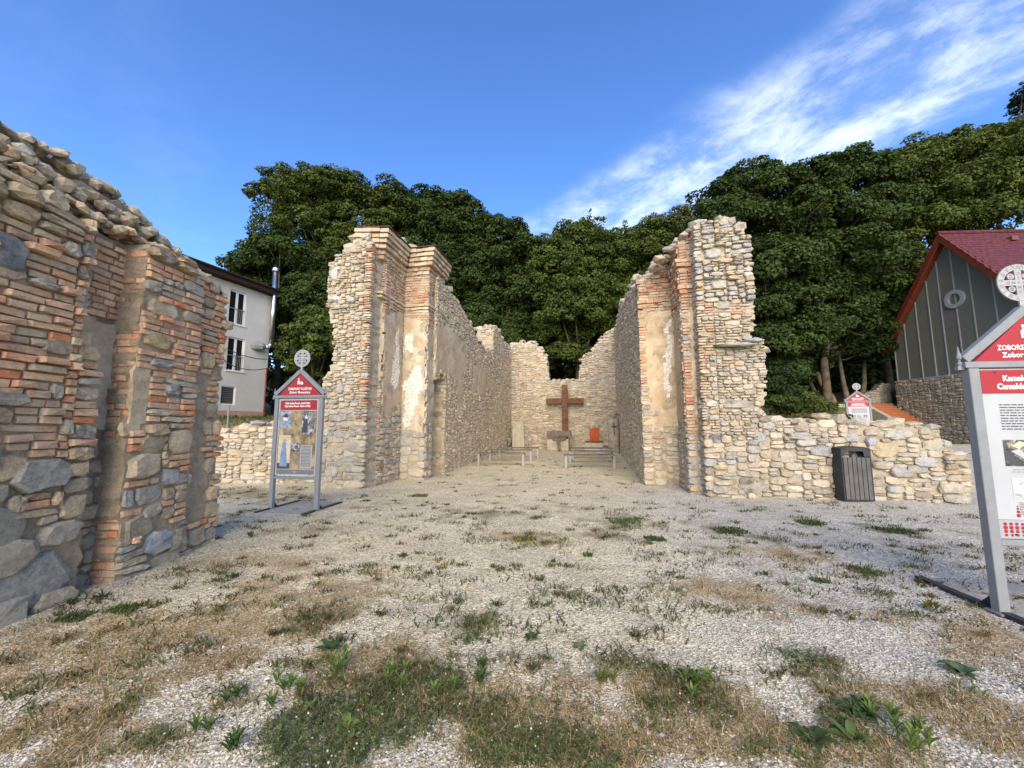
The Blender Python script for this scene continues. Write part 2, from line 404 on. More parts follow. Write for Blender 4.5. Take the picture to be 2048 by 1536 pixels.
def ground_mat():
    m = Mat('ground', .95)
    dry, green, blue, wild, dark = (m.attr(k, 'Fac') for k in ('dry', 'green', 'blue', 'wild', 'wood'))
    vc = m.voro(62, 'Color'); vd = m.voro(62, 'Distance'); sep = m.N.new('ShaderNodeSeparateColor'); m.L.new(vc, sep.inputs[0])
    vd2 = m.voro(150, 'Distance'); v2c = m.voro(150, 'Color'); sep2 = m.N.new('ShaderNodeSeparateColor'); m.L.new(v2c, sep2.inputs[0])
    warm = m.ramp(sep.outputs[0], [(0, (.26, .215, .125)), (.25, (.46, .395, .245)), (.6, (.62, .55, .36)), (.9, (.78, .71, .50)), (1, (.84, .79, .63))])
    cool_shade = m.ramp(sep.outputs[0], [(0, (.21, .20, .17)), (.25, (.36, .34, .295)), (.6, (.48, .465, .415)), (.9, (.61, .595, .54)), (1, (.72, .71, .66))])
    g = m.mix(blue, warm, cool_shade)  # mask blends in cooler chips that imitate shaded gravel
    g = m.mix(.35, g, m.mix(1.0, g, m.ramp(sep2.outputs[0], [(0, .5), (1, 1.5)]), 'MULTIPLY'))
    big = m.noise(.9, 6, .6)
    g = m.mix(1.0, g, m.ramp(big, [(.3, (.84, .82, .79)), (.7, (1.1, 1.09, 1.07))]), 'MULTIPLY')
    g = m.mix(m.ramp(m.noise(3.5, 6, .65), [(.5, 0.), (.72, .45)]), g, (.33, .27, .19))       # dust between the chips
    n = m.noise(24, 6, .7)
    soil = m.ramp(n, [(.25, (.16, .105, .055)), (.55, (.35, .245, .12)), (.8, (.50, .385, .23))])
    g = m.mix(m.math('MULTIPLY', dry, .7), g, soil)
    gs = m.ramp(n, [(.3, (.10, .085, .04)), (.7, (.24, .20, .11))])
    g = m.mix(m.math('MULTIPLY', green, .7), g, gs)
    wl = m.ramp(m.noise(5, 7, .65), [(.3, (.05, .055, .02)), (.55, (.11, .105, .04)), (.75, (.24, .19, .09))])
    g = m.mix(wild, g, wl)
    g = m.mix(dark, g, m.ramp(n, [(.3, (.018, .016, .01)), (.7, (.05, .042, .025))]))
    m.color(g)
    b = m.bump(vd, .8, .014); b = m.bump(vd2, .5, .006, b); m.bump(m.noise(5, 5, .6), .5, .05, b)
    return m.m
M['ground'] = ground_mat()
def build_ground():
    def axis(parts): 
        r = [np.arange(a, b, s) for a, b, s in parts]; return np.unique(np.round(np.concatenate(r), 4))
    xs = axis([(-300, -60, 20), (-60, -20, 2.5), (-20, -8, .5), (-8, 9.5, .09), (9.5, 30, .4), (30, 70, 2.5), (70, 301, 21)])
    ys = axis([(-60, -4, 8), (-4, 1, .5), (1, 5, .06), (5, 9, .1), (9, 14, .2), (14, 30, .3), (30, 70, 2), (70, 420, 25)])
    X, Y = np.meshgrid(xs, ys); x, y = X.ravel(), Y.ravel()
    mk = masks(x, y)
    z = height(x, y)
    near = np.exp(-((y - 4) / 5) ** 2)
    z = z + near * (.05 * (fbm(x * 1.4, y * 1.4, 71, 3) - .5) + .02 * (fbm(x * 7, y * 7, 72, 2) - .5)) * sstep(1.0, 2.0, y + 1)
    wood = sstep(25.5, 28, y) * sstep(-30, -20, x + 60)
    nx, ny = len(xs), len(ys)
    i = np.arange(nx * ny).reshape(ny, nx)
    Q = np.stack([i[:-1, :-1], i[:-1, 1:], i[1:, 1:], i[1:, :-1]], -1).reshape(-1, 4)
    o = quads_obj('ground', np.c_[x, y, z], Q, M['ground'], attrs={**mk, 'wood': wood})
    o.data.polygons.foreach_set('use_smooth', [True] * len(Q))
    o['kind'] = 'structure'
build_ground()
def gz(x, y): return float(height(np.array([x]), np.array([y]))[0])

# ------------------------------------------------------------------ masonry
def jit(c, v=.18):
    k = 1 + rnd.uniform(-v, v); w = rnd.uniform(-.05, .05)
    c = np.array(c) * .84 + np.array((.40, .345, .26)) * .16 if c[2] > .12 else np.array(c)
    return np.clip(np.array([c[0] * k * (1 + w), c[1] * k, c[2] * k * (1 - w)]), .01, .85)
PAL_STONE = [(.42, .36, .265), (.45, .395, .30), (.38, .33, .25), (.33, .30, .25), (.31, .305, .285), (.285, .295, .30), (.48, .43, .345), (.38, .29, .18), (.24, .20, .165), (.43, .37, .26), (.36, .33, .28)]
PAL_WARM = [(.41, .345, .245), (.45, .39, .295), (.38, .315, .22), (.49, .44, .35), (.35, .305, .235), (.40, .335, .235), (.36, .34, .30), (.33, .33, .315), (.40, .31, .195), (.44, .38, .285), (.27, .24, .195)]
PAL_WARM = [(a * 1.13, b * 1.10, c * 1.06) for a, b, c in PAL_WARM]
PAL_GREY = [(.31, .275, .215), (.35, .315, .245), (.26, .235, .195), (.40, .345, .26), (.285, .275, .255), (.36, .30, .21), (.22, .19, .155), (.42, .365, .27), (.38, .32, .235)]
PAL_BRICK = [(.32, .20, .135), (.35, .235, .165), (.29, .195, .14), (.31, .23, .17), (.35, .265, .19), (.36, .20, .125), (.27, .205, .155), (.38, .285, .21), (.37, .175, .10), (.34, .26, .195), (.33, .24, .175), (.36, .27, .20)]
PAL_ORANGE = [(.42, .23, .14), (.40, .19, .105), (.46, .30, .20), (.41, .29, .21), (.47, .37, .27), (.45, .25, .15)]

def piece_mesh(w, h, kind, dep):
    """one stone or brick lying in the face plane: outline in (s,z), d outwards"""
    if kind == 'brick': n, cut, jt = 8, .10, .045
    else: n, cut, jt = 10, .34, .12
    pts = []
    c1 = [rnd.uniform(.3, 1) * cut for _ in range(4)]
    if kind == 'brick':
        cx = min(w, h) * .5
        for k, (sx, sz) in enumerate(((-1, -1), (1, -1), (1, 1), (-1, 1))):
            a = c1[k] * cx * 1.6
            e = [(sx * (w / 2 - a), sz * h / 2), (sx * w / 2, sz * (h / 2 - a))]
            if k in (1, 3): e = e
            pts += e if (k % 2 == 0 and False) else (e[::-1] if k in (0, 2) else e)
        pts = [(p[0] + rnd.uniform(-jt, jt) * h * 1.2, p[1] + rnd.uniform(-jt, jt) * h * 1.6) for p in pts]
    else:
        off = rnd.uniform(0, 6.28)
        for k in range(n):
            t = off + 2 * math.pi * (k + rnd.uniform(-.25, .25)) / n
            ct, st = math.cos(t), math.sin(t); e = rnd.uniform(3.0, 11)
            r = (abs(ct) ** e + abs(st) ** e) ** (-1 / e)
            r *= 1 + rnd.uniform(-jt, jt * .6)
            pts.append((ct * r * w / 2, st * r * h / 2))
        a = rnd.uniform(-.10, .10); ca_, sa_ = math.cos(a), math.sin(a)
        pts = [(p[0] * ca_ - p[1] * sa_, p[0] * sa_ + p[1] * ca_) for p in pts]
    n = len(pts)
    tx, tz = rnd.uniform(-.3, .3), rnd.uniform(-.45, .3)
    if kind == 'brick': tx *= .3; tz *= .4
    V = [];
    lv = ((1.0, -.06), (1.0 if kind == 'brick' else .985, dep * .6), (.88 if kind == 'brick' else .83, dep))
    for sc_, d in lv:
        for p in pts:
            q = (p[0] * sc_, p[1] * sc_)
            dd = d if d < 0 else d + (q[0] * tx + q[1] * tz) * .35 + rnd.uniform(-.2, .2) * dep
            V.append((q[0], q[1], dd))
    V.append((0, 0, dep * rnd.uniform(.9, 1.25)))
    Fc = []
    for r_ in range(2):
        for k in range(n):
            a, b = r_ * n + k, r_ * n + (k + 1) % n; Fc.append((a, b, b + n, a + n))
    for k in range(n): Fc.append((2 * n + k, 2 * n + (k + 1) % n, 3 * n))
    return np.array(V), Fc
PHI = (1 + 5 ** .5) / 2
ICO_V = np.array([(-1, PHI, 0), (1, PHI, 0), (-1, -PHI, 0), (1, -PHI, 0), (0, -1, PHI), (0, 1, PHI), (0, -1, -PHI), (0, 1, -PHI), (PHI, 0, -1), (PHI, 0, 1), (-PHI, 0, -1), (-PHI, 0, 1)]) / math.sqrt(1 + PHI * PHI)
ICO_F = [(0, 11, 5), (0, 5, 1), (0, 1, 7), (0, 7, 10), (0, 10, 11), (1, 5, 9), (5, 11, 4), (11, 10, 2), (10, 7, 6), (7, 1, 8), (3, 9, 4), (3, 4, 2), (3, 2, 6), (3, 6, 8), (3, 8, 9), (4, 9, 5), (2, 4, 11), (6, 2, 10), (8, 6, 7), (9, 8, 1)]
def rock_verts(sx, sy, sz, rz=None, tilt=.25):
    v = ICO_V * (1 + NR.uniform(-.22, .22, (12, 1)))
    v = np.sign(v) * np.abs(v) ** .8
    a = rnd.uniform(0, 3.14); c, s = math.cos(a), math.sin(a)
    v = v @ np.array([[c, -s, 0], [s, c, 0], [0, 0, 1]]).T
    v = v * np.array([sx, sy, sz])
    t = rnd.uniform(-tilt, tilt); c, s = math.cos(t), math.sin(t)
    if tilt > .4:
        t2 = rnd.uniform(-tilt, tilt); v = v @ np.array([[math.cos(t2), 0, -math.sin(t2)], [0, 1, 0], [math.sin(t2), 0, math.cos(t2)]]).T
    v = v @ np.array([[1, 0, 0], [0, c, -s], [0, s, c]]).T
    if rz is not None:
        c, s = math.cos(rz), math.sin(rz); v = v @ np.array([[c, -s, 0], [s, c, 0], [0, 0, 1]]).T
    return v

class Masonry:
    def __init__(s, name, label, cat, O, group=None):
        s.O = np.array([O[0], O[1], 0.]); s.root = thing(name, label, cat, tuple(s.O), group=group)
        s.p = []      # (weight, kind, verts world, faces, tone)
        s.cv, s.cf, s.ct = [], [], []
    def put(s, kind, V, Fc, tone):
        V = np.asarray(V); c = V.mean(0); d = c - np.array([0, 0, EYE])
        ext = np.ptp(V, axis=0); s.p.append((float(np.sort(ext)[-2:].prod() / (d @ d)), kind, V, Fc, tone))
    def core(s, O, u, n, poly, thick, cell=.09, tone=(.40, .34, .25), rough=.026, base=.006, holes=(), tone_fn=None, lim=(-99, 99)):
        O = np.array(O); u = np.array(u); n = np.array(n)
        P = np.array(poly); s0, z0 = P.min(0) - cell; s1, z1 = P.max(0) + cell
        ns, nz = int((s1 - s0) / cell) + 1, int((z1 - z0) / cell) + 1
        cs = s0 + (np.arange(ns) + .5) * cell; cz = z0 + (np.arange(nz) + .5) * cell
        G, H_ = np.meshgrid(cs, cz); wob = getattr(s, 'wob', .05)
        ins = in_poly(poly, G + wob * (fbm(G * 3, H_ * 3, 5, 2) - .5), H_ + wob * (fbm(G * 3, H_ * 3, 8, 2) - .5))
        for h in holes: ins &= ~in_poly(h, G, H_)
        ins &= (G > lim[0]) & (G < lim[1])
        vs = s0 + np.arange(ns + 1) * cell; vz = z0 + np.arange(nz + 1) * cell
        VS, VZ = np.meshgrid(vs, vz); seed = len(s.cv)
        VS = VS + NR.uniform(-.32, .32, VS.shape) * cell; VZ = VZ + NR.uniform(-.32, .32, VZ.shape) * cell
        D = base + rough * 2 * (fbm(VS * 5, VZ * 5, 13 + seed % 7, 3) - .5)
        b0 = len(s.cv)
        pad = np.pad(ins, 1)
        idx = -np.ones((2, nz + 1, ns + 1), int)
        near = pad[:-1, :-1] | pad[1:, :-1] | pad[:-1, 1:] | pad[1:, 1:]
        jj, ii = np.nonzero(near); k = len(jj)
        for side in (0, 1):
            idx[side, jj, ii] = b0 + side * k + np.arange(k)
            d = D[jj, ii] if side == 0 else np.full(k, -thick) + NR.uniform(-.03, .03, k)
            xy = O[None] + VS[jj, ii][:, None] * u[None] + d[:, None] * n[None]
            s.cv += list(map(tuple, np.c_[xy, VZ[jj, ii]]))
            t = np.array(tone)[None] * (1 + .25 * (fbm(VS[jj, ii] * 1.3, VZ[jj, ii] * 1.3, 31, 3) - .5))[:, None]
            if tone_fn is not None: t = tone_fn(VS[jj, ii], VZ[jj, ii], t)
            s.ct += list(map(tuple, t))
        flip = (u[0] * n[1] - u[1] * n[0]) > 0
        J, I = np.nonzero(ins)
        f0, f1 = idx
        def q(a, b, c, d): s.cf.append((a, b, c, d) if not flip else (d, c, b, a))
        for j, i in zip(J, I):
            q(f0[j, i], f0[j, i + 1], f0[j + 1, i + 1], f0[j + 1, i])
            q(f1[j + 1, i], f1[j + 1, i + 1], f1[j, i + 1], f1[j, i])
            if not pad[j, i + 1]: q(f1[j, i], f1[j, i + 1], f0[j, i + 1], f0[j, i])
            if not pad[j + 2, i + 1]: q(f0[j + 1, i], f0[j + 1, i + 1], f1[j + 1, i + 1], f1[j + 1, i])
            if not pad[j + 1, i]: q(f1[j, i], f0[j, i], f0[j + 1, i], f1[j + 1, i])
            if not pad[j + 1, i + 2]: q(f0[j, i + 1], f1[j, i + 1], f1[j + 1, i + 1], f0[j + 1, i + 1])
    def pieces(s, O, u, n, poly, zone, q=.06, gap=.016, skip=(), pre=(), dscale=1., edge=.0, holes=()):
        """skyline packing of stones and bricks over the outline; pre = big stones placed by hand (s, z, w, h, tone)"""
        O = np.array(O); u = np.array(u); n = np.array(n)
        P = np.array(poly); s0, z0 = P.min(0); s1, z1 = P.max(0); dx = .02
        N = max(4, int((s1 - s0) / dx)); sky = np.full(N, z0)
        out = []
        blocked = [(a, b, c, d) for (a, b, c, d, _t) in pre]
        it = 0
        while it < 9000:
            it += 1
            m = sky.min()
            if m >= z1: break
            i0 = int(np.argmin(sky)); i1 = i0
            while i1 < N and sky[i1] < m + .012: i1 += 1
            run = (i1 - i0) * dx
            kind, w, h, tone, dep = zone(s0 + (i0 + .5 * min(i1 - i0, 8)) * dx, m + .03)
            h = max(q, round(h / q) * q)
            if run - w < .5 * w or run < w: 
                w = run if run < 1.5 * w else run / 2
            k = max(1, int(round(w / dx))); k = min(k, i1 - i0)
            # a narrow slot is closed with a thin chip
            if k * dx < .5 * h: h = max(q * .6, min(h, k * dx * 1.5))
            sky[i0:i0 + k] = m + h
            cs, cz, ww, hh = s0 + (i0 + k / 2) * dx, m + h / 2, k * dx, h
            bad = False
            for (bs, bz, bw, bh) in blocked:
                if abs(cs - bs) < bw * .42 and abs(cz - bz) < bh * .42: bad = True; break
            if not bad: out.append((cs, cz, ww, hh, kind, tone, dep))
        for (a, b, c, d, t) in pre: out.append((a, b, c, d, 'stone', np.array(t), .045))
        cs = np.array([o[0] for o in out]); cz = np.array([o[1] for o in out])
        ok = in_poly(poly, cs, cz)
        for pl in list(skip) + list(holes): ok &= ~in_poly(pl, cs, cz)
        for k, (c_, z_, w, h, kind, tone, dep) in enumerate(out):
            if not ok[k]: continue
            g = gap * rnd.uniform(.4, 1.2) - (.006 if kind == 'stone' else 0)
            V, Fc = piece_mesh(max(.03, w - g), max(.025, h - g), kind, dep * dscale * rnd.uniform(.5, 1.5))
            warp = .03 * (vnoise(c_ * 1.7 + 5, z_ * 1.7) - .5)
            rr = rnd.uniform(-.035, .035)
            S = c_ + V[:, 0] - V[:, 1] * rr; Z = z_ + V[:, 1] + V[:, 0] * rr + warp * 1.5
            xy = O[None] + S[:, None] * u[None] + V[:, 2:3] * n[None]
            if (u[0] * n[1] - u[1] * n[0]) > 0: Fc = [f[::-1] for f in Fc]
            s.put(kind, np.c_[xy, Z], Fc, tone)
    def crest(s, O, u, n, line, thick, size=(.1, .24), rows=3, pal=PAL_WARM, rise=0., step=.8, inset=.0, tilt=.25, flatness=.55):
        """loose stones bedded along a broken top: line of (s,z)"""
        O = np.array(O); u = np.array(u); n = np.array(n); rz = math.atan2(u[1], u[0])
        for (a, b) in zip(line[:-1], line[1:]):
            L = math.hypot(b[0] - a[0], b[1] - a[1]); steps = max(1, int(L / (size[0] + size[1]) / step * 1.0))
            for k in range(steps):
                for r_ in range(rows):
                    t = (k + rnd.random()) / steps; f = (r_ + rnd.uniform(.1, .9)) / rows
                    S = a[0] + (b[0] - a[0]) * t; Z = a[1] + (b[1] - a[1]) * t + rise * math.sin(f * math.pi) 
                    d = -inset - f * (thick - inset)
                    sx, sy, sz = rnd.uniform(*size), rnd.uniform(*size) * .85, rnd.uniform(*size) * flatness
                    V = rock_verts(sx, sy, sz, rz, tilt)
                    xy = O + u * S + n * d
                    s.put('stone', V + np.array([xy[0], xy[1], Z + rnd.uniform(-.03, .05)]), ICO_F, jit(rnd.choice(pal)))
    def patch(s, O, u, n, poly, mat, tone, proud=.02, cell=.06, name='plaster', wav=.012):
        """a skin of plaster with a ragged edge, standing proud of the stones"""
        t = Masonry.__new__(Masonry); t.wob = .22; t.cv, t.cf, t.ct = [], [], []
        t.core(O, u, n, poly, .03, cell, tone, wav, proud)
        V = np.array(t.cv) - s.O
        o = mesh_obj(name, V, t.cf, mat, s.root, tones=np.array(t.ct)); return o
    def finish(s, limit=300):
        if s.cv:
            o = mesh_obj('mortar_core', np.array(s.cv) - s.O, s.cf, M['mortar'], s.root, tones=np.array(s.ct))
        for kind in ('stone', 'brick'):
            L = sorted((p for p in s.p if p[1] == kind), key=lambda p: -p[0])
            for (w, k, V, Fc, t) in L[:limit]:
                c = V.mean(0); mesh_obj(kind, V - c, Fc, M[kind], s.root, tuple(c - s.O), tones=t)
            rest = L[limit:]
            if rest:
                vs, fs, ts, b = [], [], [], 0
                for (w, k, V, Fc, t) in rest:
                    vs.append(V - s.O); fs += [tuple(i + b for i in f) for f in Fc]; ts.append(np.tile(t, (len(V), 1))); b += len(V)
                o = mesh_obj('small_' + kind + 's', np.concatenate(vs), fs, M[kind], s.root, tones=np.concatenate(ts)); o['kind'] = 'stuff'

def stone_zone(pal, w=(.14, .34), h=(.06, .18), dep=.03, brick=.06, bpal=PAL_ORANGE):
    def z(s, zz):
        if rnd.random() < brick: return 'brick', rnd.uniform(.16, .28), .06, jit(rnd.choice(bpal)), dep * .8
        k = rnd.random() ** 1.5
        return 'stone', w[0] + (w[1] - w[0]) * (.6 * k + .4 * rnd.random()), h[0] + (h[1] - h[0]) * k, jit(rnd.choice(pal), .22), dep
    return z

# ------------------------------------------------------------------ the near wall on the left
def near_wall():
    Wl = Masonry('ruined_wall', 'tall ruined wall of faded bricks and big stones with a rounded pilaster, near the camera on the left', 'ruined wall', (-4.3, 3.6))
    u = np.array([0, 1.]); n = np.array([1., 0])
    # for a face that looks right, seen from the right, s grows along +y
    PB = [tuple(np.array(c) * (1.62, 1.33, 1.07)) for c in PAL_BRICK]; PG = [tuple(np.array(c) * (1.5, 1.3, 1.02)) for c in PAL_GREY]
    def zone_a(s, z):
        if z < .55: return 'stone', rnd.uniform(.3, .6), rnd.uniform(.15, .36), jit(rnd.choice(PG + PAL_STONE)), .05
        if z < 1.25:
            if rnd.random() < .30: return 'brick', rnd.uniform(.16, .28), .072, jit(rnd.choice(PB)), .028
            return 'stone', rnd.uniform(.10, .40), rnd.choice([.072, .144, .216]), jit(rnd.choice(PG)), .04
        if z > 3.3:
            return 'stone', rnd.uniform(.18, .45), rnd.choice([.072, .072, .144]), jit(rnd.choice(PG)), .06
        if rnd.random() < .10: return 'stone', rnd.uniform(.12, .34), rnd.choice([.072, .144, .144]), jit(rnd.choice(PG + PAL_STONE)), .04
        return 'brick', rnd.uniform(.15, .31), .072, jit(rnd.choice(PB + PG[:3])), rnd.choice([.015, .03, .05])
    def zone_b(s, z):
        edge = s > 4.45
        if z < .3: return 'stone', rnd.uniform(.2, .4), rnd.uniform(.1, .2), jit(rnd.choice(PAL_STONE)), .045
        if z < 1.5:
            if rnd.random() < (.85 if edge else .42): return 'brick', rnd.uniform(.14, .27), .072, jit(rnd.choice([(.50, .22, .11), (.46, .18, .085), (.50, .28, .16)] + PB)), .035
            return 'stone', rnd.uniform(.10, .34), rnd.choice([.072, .144, .216, .288]), jit(rnd.choice(PG + PAL_STONE)), .04
        if z > 3.35: return 'stone', rnd.uniform(.15, .35), rnd.choice([.072, .072, .144]), jit(rnd.choice(PG)), .07
        if rnd.random() < .2: return 'stone', rnd.uniform(.12, .32), rnd.choice([.072, .144]), jit(rnd.choice(PAL_STONE)), .035
        return 'brick', rnd.uniform(.14, .27), .072, jit(rnd.choice(PB + PAL_ORANGE[2:5])), .03
    mort = (.60, .475, .32)
    # front part, recess, pilaster, set-back end
    XA, XR, XB, XC = -4.02, -4.20, -3.94, -4.02
    pa = [(1.7, -.1), (3.66, -.1), (3.64, .9), (3.60, 1.6), (3.55, 2.4), (3.52, 3.2), (3.46, 3.42), (3.0, 3.55), (1.7, 3.6)]
    g3 = [(1.6, -.1), (4.2, -.1), (4.2, 3.5), (1.6, 3.5)]
    Wl.core((XA, 0), u, n, pa, .5, tone=mort, base=-.004)
    pre_a = [(3.28, .25, .62, .46, (.27, .265, .24)), (3.02, .72, .5, .36, (.30, .285, .22)), (3.30, 1.12, .46, .27, (.33, .32, .28)), (2.9, 1.75, .5, .12, (.24, .22, .18)),
             (2.86, 2.92, .30, .30, (.19, .20, .205)), (3.30, 2.22, .24, .14, (.36, .27, .19)), (2.93, 1.32, .16, .26, (.31, .29, .22))]
    Wl.pieces((XA, 0), u, n, pa, zone_a, .072, .016, pre=pre_a, dscale=1.25)
    pr = [(3.5, -.1), (4.05, -.1), (4.05, 3.45), (3.5, 3.45)]
    Wl.core((XR, 0), u, n, pr, .4, tone=(.38, .31, .23))
    Wl.pieces((XR, 0), u, n, pr, lambda s, z: ('stone', rnd.uniform(.1, .24), rnd.uniform(.07, .18), jit(rnd.choice(PG), .2) * .85, .03) if z < 1.5 else ('brick', rnd.uniform(.12, .2), .072, jit(rnd.choice(PB)), .025), .072,
              skip=[[(3.4, 1.45), (4.1, 1.3), (4.1, 2.6), (3.4, 2.7)]])
    Wl.patch((XR, 0), u, n, [(3.56, 1.5), (3.92, 1.38), (3.94, 2.0), (3.92, 2.55), (3.62, 2.68), (3.58, 2.2)], M['plaster'], (.48, .40, .29), .02)
    pb = [(3.93, -.1), (4.68, -.1), (4.69, 1.2), (4.70, 2.4), (4.69, 3.0), (4.62, 3.42), (4.3, 3.5), (3.93, 3.52)]
    Wl.core((XB, 0), u, n, pb, .5, tone=(.50, .40, .28))
    pre_b = [(4.18, 1.33, .34, .24, (.30, .24, .13)), (4.37, .26, .34, .26, (.25, .29, .33)), (4.14, .50, .32, .28, (.33, .29, .21)), (4.60, .23, .24, .26, (.32, .26, .17)), (4.43, .96, .22, .20, (.29, .30, .30)),
             (4.36, 1.93, .18, .14, (.26, .27, .28)), (4.13, 2.45, .3, .16, (.42, .32, .17)), (4.16, 2.85, .34, .20, (.40, .31, .19)), (4.20, 2.22, .28, .1, (.27, .27, .26))]
    Wl.pieces((XB, 0), u, n, pb, zone_b, .072, .015, pre=pre_b, dscale=1.15, skip=[[(3.9, 1.5), (4.06, 1.5), (4.10, 2.1), (3.9, 2.3)]])
    Wl.patch((XB, 0), u, n, [(3.92, 1.52), (4.07, 1.5), (4.10, 1.75), (4.06, 2.1), (3.98, 2.35), (3.92, 2.3)], M['plaster'], (.50, .40, .26), .015)
    # left return of the pilaster, right end of the front part
    un = np.array([1., 0]); nn = np.array([0, -1.])
    Wl.core((-4.5, 3.955), un, nn, [(.0, -.1), (.46, -.1), (.46, 3.45), (0, 3.45)], .3, tone=mort)
    Wl.pieces((-4.5, 3.955), un, nn, [(.2, -.1), (.57, -.1), (.57, 3.45), (.2, 3.45)], lambda s, z: ('brick', rnd.uniform(.1, .2), .072, jit(rnd.choice(PB)), .02), .072)
    pc = [(4.6, -.1), (5.26, -.1), (5.30, .5), (5.22, 1.0), (5.24, 1.5), (5.12, 2.0), (5.20, 2.2), (5.16, 2.6), (5.22, 3.0), (5.12, 3.2), (5.05, 3.42), (4.6, 3.5)]
    Wl.core((XC, 0), u, n, pc, .5, tone=(.50, .40, .28))
    Wl.pieces((XC, 0), u, n, pc, lambda s, z: ('brick', rnd.uniform(.12, .22), .072, jit(rnd.choice(PB)), .04) if rnd.random() < .55 else ('stone', rnd.uniform(.12, .3), rnd.choice([.072, .144, .216]), jit(rnd.choice(PG)), .05), .072,
              skip=[[(4.74, .3), (5.2, .3), (5.16, .9), (4.9, 1.5), (4.9, 2.2), (4.72, 2.2)]], dscale=1.1)
    # broken far end
    ue = np.array([-1., 0]); ne = np.array([0, 1.])
    pe = [(0, -.1), (.85, -.1), (.85, 3.6), (.3, 3.6), (0, 3.3)]
    Wl.core((-4.03, 5.2), ue, ne, pe, .3, tone=mort, lim=(.12, 99))
    Wl.pieces((-4.03, 5.2), ue, ne, pe, stone_zone(PG, (.15, .35), (.08, .2)), .072)
    # wide core behind and the mound of rubble on the top
    ub = np.array([0, 1.])
    Wl.core((-4.36, 0), ub, n, [(1.7, -.1), (5.15, -.1), (5.1, 3.4), (4.7, 3.72), (4.1, 3.94), (3.5, 4.02), (1.7, 4.0)], .42, .12, tone=(.40, .35, .27), rough=.05)
    top = [(1.7, 3.60), (2.5, 3.62), (3.0, 3.64), (3.5, 3.60), (3.9, 3.56), (4.3, 3.56), (4.7, 3.46), (5.12, 3.26)]
    Wl.crest((XB - .12, 0), u, n, top, .40, (.04, .10), 6, PG + PB[:4], 0.02, .62, .0, .6, .7)
    Wl.crest((-4.2, 0), u, n, [(s, z + .17) for s, z in top], .45, (.04, .10), 6, PG + PAL_WARM, .12, .6, .0, .7, .75)
    Wl.crest((-4.45, 0), u, n, [(1.7, 4.08), (3.0, 4.12), (3.5, 4.16), (4.1, 4.08), (4.4, 4.0), (4.75, 3.82), (5.1, 3.55)], .6, (.04, .10), 8, PAL_WARM + PG, .06, .6, .0, .7, .75)
    Wl.finish()
near_wall()

